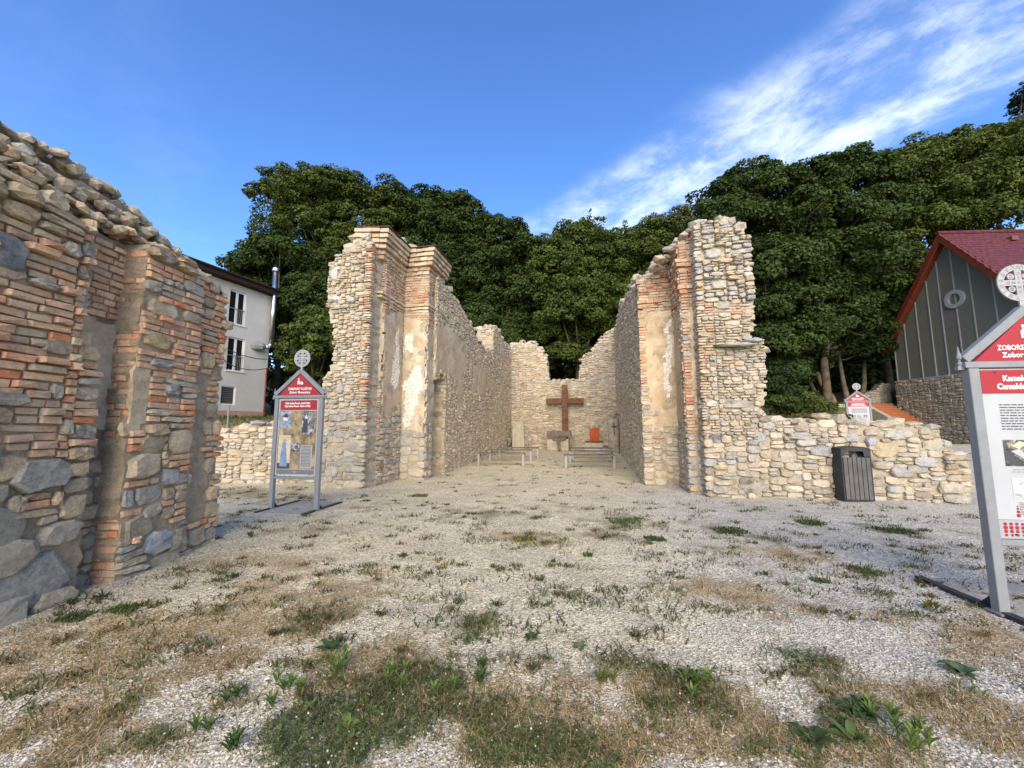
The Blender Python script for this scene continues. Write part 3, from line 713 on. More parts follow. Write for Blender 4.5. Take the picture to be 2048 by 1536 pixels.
# ------------------------------------------------------------------ the chapel: portal piers, side walls, back wall, low walls
mA = -AA
def left_pier():
    P = Masonry('ruined_pier', 'tall lit pier left of the chapel, with white pecked plaster and a moulded brick cornice', 'ruined pier', W(-5.6, 9.2))
    f1 = [(-6.66, -.1), (-6.64, 1.2), (-6.6, 2.0), (-6.72, 2.6), (-6.48, 3.06), (-6.45, 3.9), (-6.6, 4.25), (-6.7, 4.8), (-6.72, 5.6), (-6.5, 5.9), (-6.05, 6.2), (-5.5, 6.35), (-5.42, 5.75), (-5.42, 3), (-5.5, -.1)]
    O1 = W(0, 8.45)
    P.core(O1, CC, mA, f1, .75, tone=(.53, .46, .345), rough=.04, base=.016, lim=(-99, -5.56))
    def z1(s, z):
        r = s > -5.75
        if z < 1.0: return 'stone', rnd.uniform(.18, .42), rnd.uniform(.08, .24), jit(rnd.choice(PAL_GREY + PAL_STONE)), .035
        if z < 2.0: return ('brick', .2, .06, jit(rnd.choice(PAL_BRICK)), .03) if r and rnd.random() < .4 else ('stone', rnd.uniform(.14, .38), rnd.uniform(.06, .18), jit(rnd.choice(PAL_STONE)), .035)
        if r and rnd.random() < .5: return 'brick', rnd.uniform(.16, .26), .065, jit(rnd.choice(PAL_ORANGE + PAL_WARM[:2])), .05
        return 'stone', rnd.uniform(.08, .27), rnd.choice([.06, .06, .06, .12, .12]), jit(rnd.choice(PAL_WARM)), .05
    P.pieces(O1, CC, mA, f1, z1, .06, .02, dscale=1.3, pre=[(-6.55, 5.45, .22, .36, (.50, .49, .46)), (-6.45, 4.85, .34, .2, (.46, .46, .45)), (-6.2, 2.45, .22, .26, (.33, .33, .31)), (-6.0, 4.75, .2, .16, (.30, .34, .37)), (-5.62, 3.55, .2, .2, (.47, .20, .09)),
                                                        (-6.1, 1.75, .3, .2, (.36, .36, .35)), (-5.8, 1.0, .36, .3, (.29, .28, .25)), (-5.85, .5, .34, .26, (.26, .24, .2)), (-6.35, .4, .4, .3, (.33, .32, .29))])
    # first return, second narrow face, second return
    e = W(-5.65, 9.06) - W(-5.5, 8.45); L = np.linalg.norm(e); us = e / L; ns = np.array([us[1], -us[0]])
    ps = [(-.0, -.1), (L, -.1), (L, 6.3), (0, 6.3)]
    P.core(W(-5.5, 8.45), us, ns, ps, .3, tone=(.40, .34, .26), lim=(.06, 99))
    P.pieces(W(-5.5, 8.45), us, ns, [(0, -.1), (L, -.1), (L, 2.2), (0, 2.5)], stone_zone(PAL_STONE, (.12, .3), (.08, .2), .025, .25), .06, .018)
    P.pieces(W(-5.5, 8.45), us, ns, [(0, 5.0), (L, 5.0), (L, 6.3), (0, 6.3)], lambda s, z: ('brick', rnd.uniform(.15, .26), .075, jit(rnd.choice(PAL_WARM[:3] + PAL_ORANGE)), .03), .075, .015)
    P.patch(W(-5.5, 8.45), us, ns, [(.04, 2.3), (.3, 2.1), (.6, 2.2), (.62, 5.0), (.1, 5.1), (.06, 3.6)], M['plaster'], (.37, .345, .30), .012)
    f2 = [(-5.72, -.1), (-5.45, -.1), (-5.45, 6.0), (-5.72, 6.0)]; O2 = W(0, 9.06)
    P.core(O2, CC, mA, f2, .5, tone=(.50, .43, .32), lim=(-99, -5.5))
    P.pieces(O2, CC, mA, f2, lambda s, z: ('brick', rnd.uniform(.12, .2), .075, jit(rnd.choice(PAL_ORANGE + PAL_WARM)), .03) if z > 1.2 else ('stone', .2, .14, jit(rnd.choice(PAL_STONE)), .03), .06, .016, skip=[[(-5.8, 2.4), (-5.4, 2.6), (-5.4, 4.7), (-5.8, 4.9)]])
    P.patch(O2, CC, mA, [(-5.66, 2.1), (-5.47, 2.4), (-5.46, 4.8), (-5.64, 5.0), (-5.67, 3.4)], M['plaster'], (.56, .50, .38), .018)
    u2, n2 = AA, CC; O3 = W(-5.45, 0)
    s2 = [(9.06, -.1), (10.2, -.1), (10.2, 6.2), (9.06, 6.2)]
    P.core(O3, u2, n2, s2, .4, tone=(.40, .34, .26), lim=(9.12, 10.1))
    P.pieces(O3, u2, n2, [(9.06, -.1), (10.15, -.1), (10.15, 2.0), (9.06, 1.7)], stone_zone(PAL_GREY + PAL_STONE, (.14, .34), (.08, .2), .03, .2, PAL_BRICK), .06, .018)
    P.pieces(O3, u2, n2, [(9.06, 4.6), (10.15, 4.9), (10.15, 6.2), (9.06, 6.2)], lambda s, z: ('brick', rnd.uniform(.15, .26), .075, jit(rnd.choice(PAL_BRICK + PAL_WARM[:3])), .03), .075, .015)
    P.patch(O3, u2, n2, [(9.12, 2.0), (9.4, 1.7), (9.8, 2.1), (10.1, 2.0), (10.12, 4.9), (9.7, 4.7), (9.12, 4.7)], M['plaster'], (.42, .37, .29), .014)
    P.patch(O3, u2, n2, [(9.55, 2.6), (9.8, 2.5), (9.95, 3.0), (9.9, 4.3), (9.7, 4.0), (9.6, 3.3)], M['pecked'], (.5, .46, .38), .02, name='plaster')
    f3 = [(-5.45, -.1), (-4.70, -.1), (-4.70, 6.2), (-5.45, 6.2)]; O4 = W(0, 10.14)
    P.core(O4, CC, mA, f3, .5, tone=(.50, .43, .32), lim=(-99, -4.76))
    P.pieces(O4, CC, mA, [(-5.45, -.1), (-4.66, -.1), (-4.66, 1.3), (-5.1, 1.5), (-5.45, 1.2)], stone_zone([(.44, .40, .32), (.40, .35, .25), (.46, .40, .29), (.34, .33, .31)], (.25, .45), (.14, .26), .025, .0), .06, .02)
    P.pieces(O4, CC, mA, [(-5.45, 4.75), (-4.66, 4.6), (-4.66, 6.2), (-5.45, 6.2)], lambda s, z: ('brick', rnd.uniform(.17, .28), .075, jit(rnd.choice(PAL_ORANGE[2:5] + PAL_WARM[:4] + PAL_ORANGE)), .022), .075, .016)
    P.patch(O4, CC, mA, [(-5.43, 1.1), (-5.1, 1.45), (-4.73, 1.25), (-4.72, 3.0), (-4.73, 4.55), (-5.0, 4.75), (-5.43, 4.7)], M['plaster'], (.52, .45, .33), .014)
    P.patch(O4, CC, mA, [(-5.38, 1.5), (-5.2, 1.45), (-5.02, 1.75), (-4.86, 2.3), (-4.82, 3.3), (-5.0, 3.25), (-5.2, 2.9), (-5.36, 2.8)], M['pecked'], (.6, .56, .48), .026)
    P.patch(O4, CC, mA, [(-5.36, 3.75), (-5.2, 3.65), (-5.1, 3.8), (-5.08, 4.1), (-5.2, 4.3), (-5.36, 4.25)], M['plaster'], (.78, .74, .66), .028)
    # third return beside the doorway
    O5 = W(-4.68, 0); s3 = [(10.14, -.1), (10.62, -.1), (10.62, 5.2), (10.14, 5.6)]
    P.core(O5, AA, CC, [(10.2, 4.2), (11.3, 4.4), (11.3, 6.2), (10.2, 6.2)], .45, tone=(.40, .34, .26), lim=(10.2, 99)); P.core(O5, AA, CC, s3, .4, tone=(.40, .34, .26), lim=(10.2, 99))
    P.pieces(O5, AA, CC, [(10.14, -.1), (10.6, -.1), (10.6, 1.6), (10.14, 1.5)], stone_zone(PAL_STONE, (.2, .4), (.14, .24), .025), .06)
    P.pieces(O5, AA, CC, [(10.14, 4.4), (11.3, 4.4), (11.3, 6.2), (10.14, 6.2)], lambda s, z: ('brick', rnd.uniform(.15, .26), .075, jit(rnd.choice(PAL_BRICK + PAL_STONE)), .025), .075)
    P.patch(O5, AA, CC, [(10.18, 1.5), (10.58, 1.7), (10.6, 4.4), (10.18, 4.5)], M['plaster'], (.43, .38, .30), .012)
    # moulded cornice: courses of bricks stepping out along the three faces
    def course(e, z, h, pal, path=None, L0=.20):
        pts = path or [(-6.0 + .0, 8.72 - e), (-5.45 + e, 8.9 - e), (-5.45 + e, 10.14 - e), (-4.70 + e, 10.14 - e), (-4.70 + e, 11.2)]
        for (p, q) in zip(pts[:-1], pts[1:]):
            a, b = W(*p), W(*q); L = np.linalg.norm(b - a); uu = (b - a) / L; nn = np.array([uu[1], -uu[0]])
            k = max(1, round(L / L0)); 
            for i in range(k):
                l0, l1 = L * i / k + .004, L * (i + 1) / k - .004
                v, f = box_data(l0, l1, -.30, rnd.uniform(-.012, .012), z + rnd.uniform(0, .008), z + h - rnd.uniform(.006, .018))
                v = np.array(v) + NR.uniform(-.008, .008, (8, 3))
                xy = a + v[:, :1] * uu + v[:, 1:2] * nn
                P.put('brick', np.c_[xy, v[:, 2]], f, jit(rnd.choice(pal), .2))
    pc = PAL_WARM[:4] + PAL_ORANGE[2:5] + [(.40, .31, .22)]
    course(.05, 4.92, .08, pc); course(.08, 5.0, .08, pc)
    for e, z in ((.05, 5.98), (.10, 6.09), (.20, 6.20), (.24, 6.32), (.29, 6.44), (.33, 6.56)): course(e, z, .115, pc)
    P.core(W(0, 9.4), CC, mA, [(-6.3, 5.9), (-5.45, 5.9), (-5.45, 6.68), (-6.2, 6.6)], .9, tone=(.42, .35, .25))
    P.core(W(0, 10.3), CC, mA, [(-5.9, 5.9), (-4.72, 5.9), (-4.72, 6.66), (-5.9, 6.66)], .9, tone=(.42, .35, .25))
    # sheet metal over the cornice
    mb = MB(); e = .37
    pts = [(-5.95, 8.78 - e), (-5.45 + e, 8.9 - e), (-5.45 + e, 10.14 - e), (-4.70 + e, 10.14 - e), (-4.70 + e, 11.25)]; inn = [(-6.0, 9.3), (-5.75, 9.4), (-5.75, 10.5), (-5.0, 10.5), (-5.0, 11.25)]
    for z in (6.685, 6.70):
        mb.v += [(*(W(*p) - P.O[:2]), z) for p in pts] + [(*(W(*p) - P.O[:2]), z + .05) for p in inn]
    for i in range(4):
        mb.f += [(i, i + 1, 5 + i + 1, 5 + i), (10 + i, 15 + i, 15 + i + 1, 10 + i + 1), (i, 10 + i, 10 + i + 1, i + 1), (5 + i, 5 + i + 1, 15 + i + 1, 15 + i)]
    mb.f += [(0, 5, 15, 10), (4, 14, 19, 9)]
    mb.build('metal_flashing', M['metal_cap'], P.root)
    # boulders bedded on top
    for (c, a, z, sx, sy, sz) in [(-5.75, 9.1, 6.80, .36, .3, .17), (-5.35, 9.6, 6.80, .22, .2, .12), (-5.2, 10.0, 6.78, .2, .2, .12), (-5.0, 10.6, 6.76, .3, .26, .1), (-6.1, 8.8, 6.55, .3, .25, .14), (-5.5, 9.9, 6.85, .24, .2, .12)]:
        w = W(c, a); P.put('stone', rock_verts(sx, sy, sz, -AXA) + np.array([*w, z]), ICO_F, jit(rnd.choice(PAL_WARM)))
    P.crest(O1, CC, mA, [(-6.7, 5.65), (-6.5, 5.98), (-6.05, 6.28), (-5.6, 6.5)], .7, (.10, .22), 4, PAL_WARM, .03, .6)
    # ragged left edge
    P.crest(O1, CC, mA, [(-6.64, .4), (-6.64, 1.9), (-6.72, 2.6), (-6.5, 3.06), (-6.48, 3.9), (-6.66, 4.4), (-6.7, 5.5)], .5, (.09, .18), 2, PAL_WARM, 0, 1.0, .05)
    P.finish()
left_pier()

def right_pier():
    P = Masonry('ruined_pier', 'tall lit pier right of the chapel, with orange brick edges and a jutting slate ledge', 'ruined pier', W(2.4, 9.6))
    O1 = W(0, 9.12)
    f1 = [(2.42, -.1), (3.36, -.1), (3.42, 1.6), (3.55, 2.0), (3.66, 2.6), (3.68, 3.2), (3.6, 3.34), (3.42, 3.5), (3.5, 4.2), (3.47, 5.0), (3.55, 5.7), (3.36, 6.0), (2.95, 6.2), (2.5, 6.22), (2.34, 6.1), (2.36, 5), (2.40, 3)]
    P.core(O1, CC, mA, f1, .8, tone=(.50, .43, .32), lim=(2.46, 99))
    def z1(s, z):
        if s < 2.62 and 1.5 < z < 4.4 and rnd.random() < .4: return 'brick', rnd.uniform(.12, .22), .06, jit(rnd.choice(PAL_ORANGE)), .03
        if 3.9 < z < 4.2 and rnd.random() < .5: return 'brick', rnd.uniform(.2, .28), .06, jit(rnd.choice(PAL_ORANGE)), .03
        if z < 1.2: return 'stone', rnd.uniform(.16, .36), rnd.choice([.06, .12, .12, .18]), jit(rnd.choice(PAL_STONE + PAL_WARM)), .04
        if z > 4.3: return 'stone', rnd.uniform(.10, .34), rnd.choice([.06, .06, .12, .12]), jit(rnd.choice(PAL_WARM + [(.40, .38, .34), (.35, .34, .32), (.44, .42, .38), (.38, .37, .35)] * 2)), .07
        return 'stone', rnd.uniform(.08, .26), rnd.choice([.06, .06, .06, .12]), jit(rnd.choice(PAL_WARM)), .04
    P.pieces(O1, CC, mA, f1, z1, .06, .02, dscale=1.3, pre=[(3.06, 2.0, .58, .2, (.30, .28, .24)), (2.62, 1.25, .32, .22, (.13, .13, .135)), (2.66, .62, .36, .12, (.50, .38, .17)), (2.55, 2.0, .26, .16, (.52, .50, .46)), (3.15, .36, .3, .16, (.19, .165, .14)), (3.2, .16, .28, .14, (.17, .15, .13)),
                                                        (2.9, 4.2, .3, .2, (.38, .37, .33)), (2.85, 4.75, .34, .22, (.40, .39, .36)), (2.75, 5.45, .36, .26, (.42, .40, .36)), (2.62, .18, .34, .2, (.2, .19, .18))])
    # jutting slate ledge
    v = rock_verts(.42, .26, .05, -AXA); w = W(3.05, 9.0); P.put('stone', v + np.array([*w, 3.28]), ICO_F, np.array([.24, .26, .22]))
    v = rock_verts(.22, .2, .07, -AXA); w = W(3.42, 9.05); P.put('stone', v + np.array([*w, 3.36]), ICO_F, np.array([.34, .34, .36]))
    us = AA; 
    # narrow return and brick pilaster
    e = W(2.38, 9.46) - W(2.42, 9.12); L = np.linalg.norm(e); uu = e / L; nn = np.array([-uu[1], uu[0]])
    P.core(W(2.42, 9.12), uu, nn, [(0, -.1), (L, -.1), (L, 6.1), (0, 6.1)], .3, tone=(.38, .32, .24), lim=(.05, 99))
    P.pieces(W(2.42, 9.12), uu, nn, [(0, -.1), (L, -.1), (L, 6.1), (0, 6.1)], stone_zone(PAL_STONE, (.1, .22), (.07, .16), .03, .3), .06)
    O2 = W(0, 9.46); f2 = [(2.12, -.1), (2.44, -.1), (2.42, 6.1), (2.1, 5.95)]
    P.core(O2, CC, mA, f2, .5, tone=(.50, .43, .32), lim=(2.16, 99))
    P.pieces(O2, CC, mA, f2, lambda s, z: ('brick', rnd.uniform(.14, .26), .075, jit(rnd.choice(PAL_ORANGE)), .035) if (z > 1.0 and rnd.random() < .8) or z > 4.6 else ('stone', .2, .12, jit(rnd.choice(PAL_STONE)), .03), .075, .016, skip=[[(2.25, 1.8), (2.5, 1.8), (2.5, 4.3), (2.25, 4.4)]])
    P.patch(O2, CC, mA, [(2.27, 1.4), (2.41, 1.5), (2.40, 4.5), (2.26, 4.6), (2.24, 3)], M['plaster'], (.56, .48, .33), .02)
    O3 = W(2.12, 0); nL = -CC
    s2 = [(9.46, -.1), (10.45, -.1), (10.45, 5.8), (9.46, 5.95)]
    P.core(O3, AA, nL, s2, .3, tone=(.40, .33, .24), lim=(9.52, 10.38))
    P.pieces(O3, AA, nL, [(9.46, 4.5), (10.42, 4.4), (10.42, 5.8), (9.46, 5.95)], lambda s, z: ('brick', rnd.uniform(.14, .24), .075, jit(rnd.choice(PAL_ORANGE)), .05), .075, .016)
    P.pieces(O3, AA, nL, [(9.46, -.1), (10.42, -.1), (10.42, 1.5), (9.46, 1.7)], stone_zone(PAL_GREY + PAL_STONE, (.14, .3), (.08, .18), .03, .15), .06)
    P.pieces(O3, AA, nL, [(9.46, 1.6), (9.8, 1.6), (9.8, 4.6), (9.46, 4.6)], lambda s, z: ('brick', rnd.uniform(.14, .24), .075, jit(rnd.choice(PAL_ORANGE + PAL_WARM)), .03), .075, .016)
    P.patch(O3, AA, nL, [(9.74, 1.5), (10.38, 1.6), (10.38, 4.5), (9.9, 4.4), (9.72, 3)], M['plaster'], (.42, .34, .23), .014)
    O4 = W(0, 10.42); f3 = [(1.26, -.1), (2.15, -.1), (2.12, 5.8), (1.95, 5.75), (1.5, 5.5), (1.3, 5.25), (1.28, 3)]
    P.core(O4, CC, mA, f3, .7, tone=(.50, .40, .26), lim=(1.3, 99))
    P.pieces(O4, CC, mA, [(1.26, -.1), (2.12, -.1), (2.12, 1.35), (1.8, 1.5), (1.5, 1.25), (1.42, 2.6), (1.24, 2.6)], stone_zone(PAL_WARM + PAL_STONE, (.16, .34), (.08, .18), .028, .06), .06, .02)
    P.pieces(O4, CC, mA, [(1.24, 2.4), (1.42, 2.4), (1.44, 4.6), (1.24, 4.6)], lambda s, z: ('brick', rnd.uniform(.14, .22), .075, jit(rnd.choice(PAL_ORANGE)), .02), .075, .016)
    P.pieces(O4, CC, mA, [(1.26, 4.6), (2.12, 4.55), (2.12, 5.8), (1.95, 5.75), (1.5, 5.5), (1.26, 5.25)], lambda s, z: ('brick', rnd.uniform(.16, .28), .075, jit(rnd.choice(PAL_ORANGE + PAL_WARM[:3])), .04), .075, .016)
    P.patch(O4, CC, mA, [(1.42, 1.4), (1.6, 1.25), (1.85, 1.45), (2.1, 1.4), (2.1, 4.6), (1.42, 4.6), (1.40, 3.5)], M['plaster'], (.52, .41, .27), .014)
    P.patch(O4, CC, mA, [(1.84, 2.2), (1.92, 2.2), (2.0, 2.9), (2.04, 3.6), (2.06, 4.2), (1.98, 4.25), (1.92, 3.6), (1.82, 3.0)], M['pecked'], (.6, .56, .48), .026)
    # corbel of bricks under the lost cornice
    for (e, z) in ((.04, 4.66), (.08, 4.76), (.05, 5.2), (.1, 5.3), (.12, 5.4)):
        for (p, q) in (((1.26 - .5 * e, 10.42 - e), (2.12 - e, 10.42 - e)), ((2.12 - e, 10.42 - e), (2.12 - e, 9.46 - e)), ((2.12 - e, 9.46 - e), (2.42, 9.46 - e))):
            a, b = W(*p), W(*q); L = np.linalg.norm(b - a); uu = (b - a) / L; nn = np.array([uu[1], -uu[0]]); k = max(1, round(L / .2))
            for i in range(k):
                if rnd.random() < .15: continue
                v, f = box_data(L * i / k + .005, L * (i + 1) / k - .005, -.25, rnd.uniform(-.03, .02), z, z + .085)
                v = np.array(v) + NR.uniform(-.012, .012, (8, 3)); xy = a + v[:, :1] * uu + v[:, 1:2] * nn
                P.put('brick', np.c_[xy, v[:, 2]], f, jit(rnd.choice(PAL_ORANGE), .2))
    P.crest(O1, CC, mA, [(2.3, 6.12), (2.6, 6.26), (2.95, 6.24), (3.35, 6.02), (3.52, 5.7)], .8, (.10, .22), 4, PAL_WARM, .04, .6)
    P.crest(O2, CC, mA, [(1.55, 5.5), (1.9, 5.78), (2.15, 6.0), (2.45, 6.2)], .8, (.10, .2), 4, PAL_WARM, .03, .6, -.1)
    P.crest(O4, CC, mA, [(1.28, 5.25), (1.6, 5.5), (2.1, 5.75)], .8, (.1, .2), 4, PAL_WARM + PAL_ORANGE, .05, .6)
    P.crest(O1, CC, mA, [(3.36, .6), (3.42, 1.6), (3.62, 2.2), (3.68, 3.2), (3.45, 3.5), (3.5, 4.2), (3.47, 5.0), (3.55, 5.7)], .5, (.09, .2), 2, PAL_WARM, 0, .9, .04)
    P.finish()
right_pier()

WARM_SHADE = [(.50, .41, .28), (.46, .385, .28), (.54, .45, .32), (.42, .35, .255), (.38, .325, .25), (.57, .49, .36), (.34, .29, .22), (.47, .38, .25)]
def side_walls():
    Lw = Masonry('chapel_wall', 'long left side wall of the roofless chapel, shaded, with a walled door opening', 'chapel wall', W(-4.9, 15))
    O = W(-4.6, 0)
    pl = [(10.55, -.1), (21.5, -.1), (21.5, 6.0), (20.3, 5.85), (19.2, 6.05), (17.9, 6.35), (17.35, 6.1), (17.2, 4.95), (16.0, 4.85), (15, 4.95), (14, 5.4), (12.8, 5.75), (11.6, 6.0), (10.55, 6.1)]
    door = [(10.62, -.2), (11.42, -.2), (11.42, 2.95), (11.1, 3.12), (10.62, 2.9)]
    Lw.core(O, AA, CC, pl, .85, .14, (.50, .41, .285), .03, holes=[door])
    z = stone_zone(WARM_SHADE, (.12, .30), (.06, .14), .028, .02)
    sk = [[(10.6, 3.2), (12.6, 3.1), (13.6, 3.6), (13.2, 4.6), (11.5, 4.8), (10.6, 4.6)], [(12.4, 1.8), (12.9, 1.9), (13.0, 3.3), (12.4, 3.2)], [(14.2, 2.9), (16.0, 2.7), (16.4, 3.4), (15.6, 4.1), (14.3, 3.9)]]
    Lw.pieces(O, AA, CC, pl, z, .05, .018, skip=sk, holes=[door], dscale=1.0)
    for p in sk: Lw.patch(O, AA, CC, p, M['plaster'], (.50, .43, .32), .02, .1)
    # far jamb and back of the doorway
    Lw.core(W(0, 11.42), CC, mA, [(-5.4, -.1), (-4.6, -.1), (-4.6, 3.1), (-5.4, 3.1)], .2, tone=(.44, .36, .25))
    Lw.pieces(W(0, 11.42), CC, mA, [(-5.3, -.1), (-4.6, -.1), (-4.6, 3.0), (-5.3, 3.0)], stone_zone(PAL_WARM + PAL_BRICK[:3], (.14, .3), (.07, .15), .03, .25, PAL_BRICK), .06)
    Lw.core(W(-5.42, 0), AA, CC, [(10.4, -.1), (11.5, -.1), (11.5, 3.2), (10.4, 3.2)], .25, .12, (.33, .29, .22), .04)
    Lw.pieces(W(-5.42, 0), AA, CC, [(10.4, -.1), (11.5, -.1), (11.5, 3.1), (10.4, 3.1)], stone_zone(PAL_GREY, (.14, .3), (.07, .18)), .06)
    # broken end of the higher part, facing the entrance
    Lw.core(W(0, 17.3), CC, mA, [(-5.42, 4.6), (-4.62, 4.6), (-4.62, 5.9), (-4.8, 6.25), (-5.1, 6.15), (-5.42, 5.5)], .4, .1, (.50, .42, .30), .05)
    Lw.pieces(W(0, 17.3), CC, mA, [(-5.42, 4.8), (-4.62, 4.8), (-4.62, 5.9), (-4.8, 6.2), (-5.1, 6.1), (-5.42, 5.5)], stone_zone(PAL_WARM, (.15, .35), (.08, .2), .05), .06)
    Lw.crest(O, AA, CC, [(10.6, 6.12), (11.6, 6.02), (12.8, 5.78), (14, 5.42), (15, 4.98), (16.0, 4.88), (17.1, 4.95)], .8, (.12, .24), 3, PAL_GREY + PAL_WARM, .05, .8)
    Lw.crest(O, AA, CC, [(17.35, 6.1), (17.9, 6.4), (19.2, 6.1), (20.3, 5.9), (21.4, 6.0)], .8, (.12, .25), 3, PAL_WARM, .05, .8)
    Lw.finish()
    Rw = Masonry('chapel_wall', 'right side wall of the roofless chapel, rough stone catching the light at a slant', 'chapel wall', W(1.7, 16))
    O = W(1.28, 0); nL = -CC
    pr = [(10.5, -.1), (21.5, -.1), (21.5, 6.8), (19.8, 6.45), (18.6, 6.4), (17.6, 6.7), (16.6, 6.75), (15, 6.3), (13.2, 6.0), (11.6, 5.9), (10.5, 5.4)]
    Rw.core(O, AA, nL, pr, .85, .14, (.52, .425, .29), .03, .012)
    Rw.pieces(O, AA, nL, pr, stone_zone(WARM_SHADE, (.14, .34), (.06, .14), .03, .02), .05, .018, dscale=1.1)
    Rw.crest(O, AA, nL, [(10.6, 5.45), (11.6, 5.95), (13.2, 6.03), (15, 6.35), (16.6, 6.8), (17.6, 6.72), (18.6, 6.45), (19.8, 6.5), (21.4, 6.8)], .8, (.12, .26), 3, PAL_WARM + PAL_GREY, .05, .8)
    Rw.finish()
    B = Masonry('chapel_wall', 'sunlit stone back wall of the chapel with a square notch above the big cross', 'chapel wall', W(-1.6, 21.8))
    O = W(0, 21.4)
    pb = [(-4.9, -.1), (1.6, -.1), (1.6, 7.0), (1.2, 6.75), (.61, 6.38), (.05, 5.55), (-.3, 5.35), (-.62, 5.1), (-.66, 4.02), (-2.43, 4.0), (-2.45, 4.9), (-2.6, 5.3), (-2.9, 5.8), (-3.2, 6.2), (-4.0, 6.32), (-4.5, 6.2), (-4.9, 6.1)]
    B.core(O, CC, mA, pb, .8, .12, (.50, .44, .33), .04)
    B.pieces(O, CC, mA, pb, stone_zone(PAL_WARM, (.14, .40), (.06, .16), .035, .02), .05, .02, dscale=1.2)
    B.crest(O, CC, mA, [(-4.8, 6.12), (-4.0, 6.35), (-3.2, 6.24), (-2.9, 5.85), (-2.6, 5.3)], .7, (.12, .24), 3, PAL_WARM, .03, .8)
    B.crest(O, CC, mA, [(-.6, 5.1), (-.3, 5.38), (.05, 5.58), (.61, 6.4), (1.2, 6.78), (1.6, 7.0)], .7, (.12, .24), 3, PAL_WARM, .03, .8)
    B.crest(O, CC, mA, [(-2.4, 4.02), (-.7, 4.04)], .7, (.1, .22), 3, PAL_WARM, .0, .9)
    for s_ in (-2.45, -.66):       # reveals of the notch
        B.core(W(s_, 0), AA, CC if s_ < -1 else -CC, [(21.45, 3.95), (22.1, 3.95), (22.1, 4.95), (21.45, 4.95)], .25, .12, (.45, .39, .29), .04)
    B.finish()
side_walls()

def low_walls():
    G = Masonry('low_wall', 'low lit rubble wall right of the chapel, with the litter bin in front', 'stone wall', W(5.3, 9.6))
    O = W(0, 9.42)
    pl = [(3.2, -.1), (7.28, -.1), (7.3, .3), (7.2, .6), (7.12, 1.0), (6.85, 1.42), (6.5, 1.52), (5.9, 1.5), (5.3, 1.55), (4.9, 1.66), (4.3, 1.56), (3.9, 1.6), (3.6, 1.8), (3.2, 2.0)]
    G.core(O, CC, mA, pl, .5, .09, (.48, .415, .315), .03, .0)
    G.pieces(O, CC, mA, pl, stone_zone(PAL_WARM + PAL_WARM + PAL_STONE, (.10, .44), (.05, .19), .035, .01), .045, .014, dscale=1.5,
             pre=[(4.72, .98, .40, .24, (.27, .295, .30)), (5.9, 1.03, .44, .34, (.44, .36, .21)), (6.15, 1.36, .48, .2, (.40, .39, .35)), (4.35, 1.3, .48, .18, (.37, .36, .33)), (6.6, .80, .44, .22, (.33, .34, .345)), (5.30, 1.28, .30, .18, (.29, .31, .33)), (5.66, 1.22, .22, .18, (.33, .35, .39)),
                  (5.42, .52, .24, .3, (.22, .15, .11)), (6.75, 1.13, .46, .24, (.40, .37, .28)), (4.2, .45, .26, .18, (.30, .31, .33)), (6.0, .22, .34, .16, (.31, .31, .32)), (6.98, .3, .5, .22, (.42, .38, .29)), (4.1, .86, .34, .28, (.42, .38, .30)), (3.55, 1.25, .3, .22, (.33, .35, .37)), (3.5, .2, .36, .22, (.32, .30, .27)), (6.1, .58, .34, .22, (.29, .30, .31))])
    G.crest(O, CC, mA, [(3.3, 1.95), (3.6, 1.8), (3.9, 1.62), (4.3, 1.58), (4.9, 1.68), (5.3, 1.57), (5.9, 1.52), (6.5, 1.54), (6.85, 1.43)], .5, (.12, .26), 2, PAL_WARM, .02, .72)
    G.crest(O, CC, mA, [(6.9, 1.3), (7.12, .95), (7.22, .5), (7.3, .1)], .5, (.12, .24), 2, PAL_WARM, 0, .6)
    G.finish()
    G = Masonry('low_wall', 'low cream rubble wall left of the chapel, behind the information board', 'stone wall', (-7.2, 10.6))
    O = np.array([0, 10.35]); u = np.array([1., 0]); n = np.array([0, -1.])
    pl = [(-10.5, -.1), (-4.9, -.1), (-4.9, 2.0), (-5.4, 1.86), (-5.8, 1.62), (-6.4, 1.56), (-7.0, 1.50), (-7.6, 1.30), (-8.4, 1.34), (-9.2, 1.2), (-10.5, 1.2)]
    G.core(O, u, n, pl, .5, .1, (.44, .37, .265), .03, .0)
    G.pieces(O, u, n, pl, stone_zone(PAL_WARM, (.12, .40), (.05, .18), .035, .03), .045, .016, dscale=1.2)
    G.crest(O, u, n, [(-9.5, 1.24), (-8.4, 1.36), (-7.6, 1.34), (-7.0, 1.52), (-6.4, 1.58), (-5.8, 1.64), (-5.2, 1.9)], .5, (.12, .26), 2, PAL_WARM, .02, .75)
    G.finish()
low_walls()

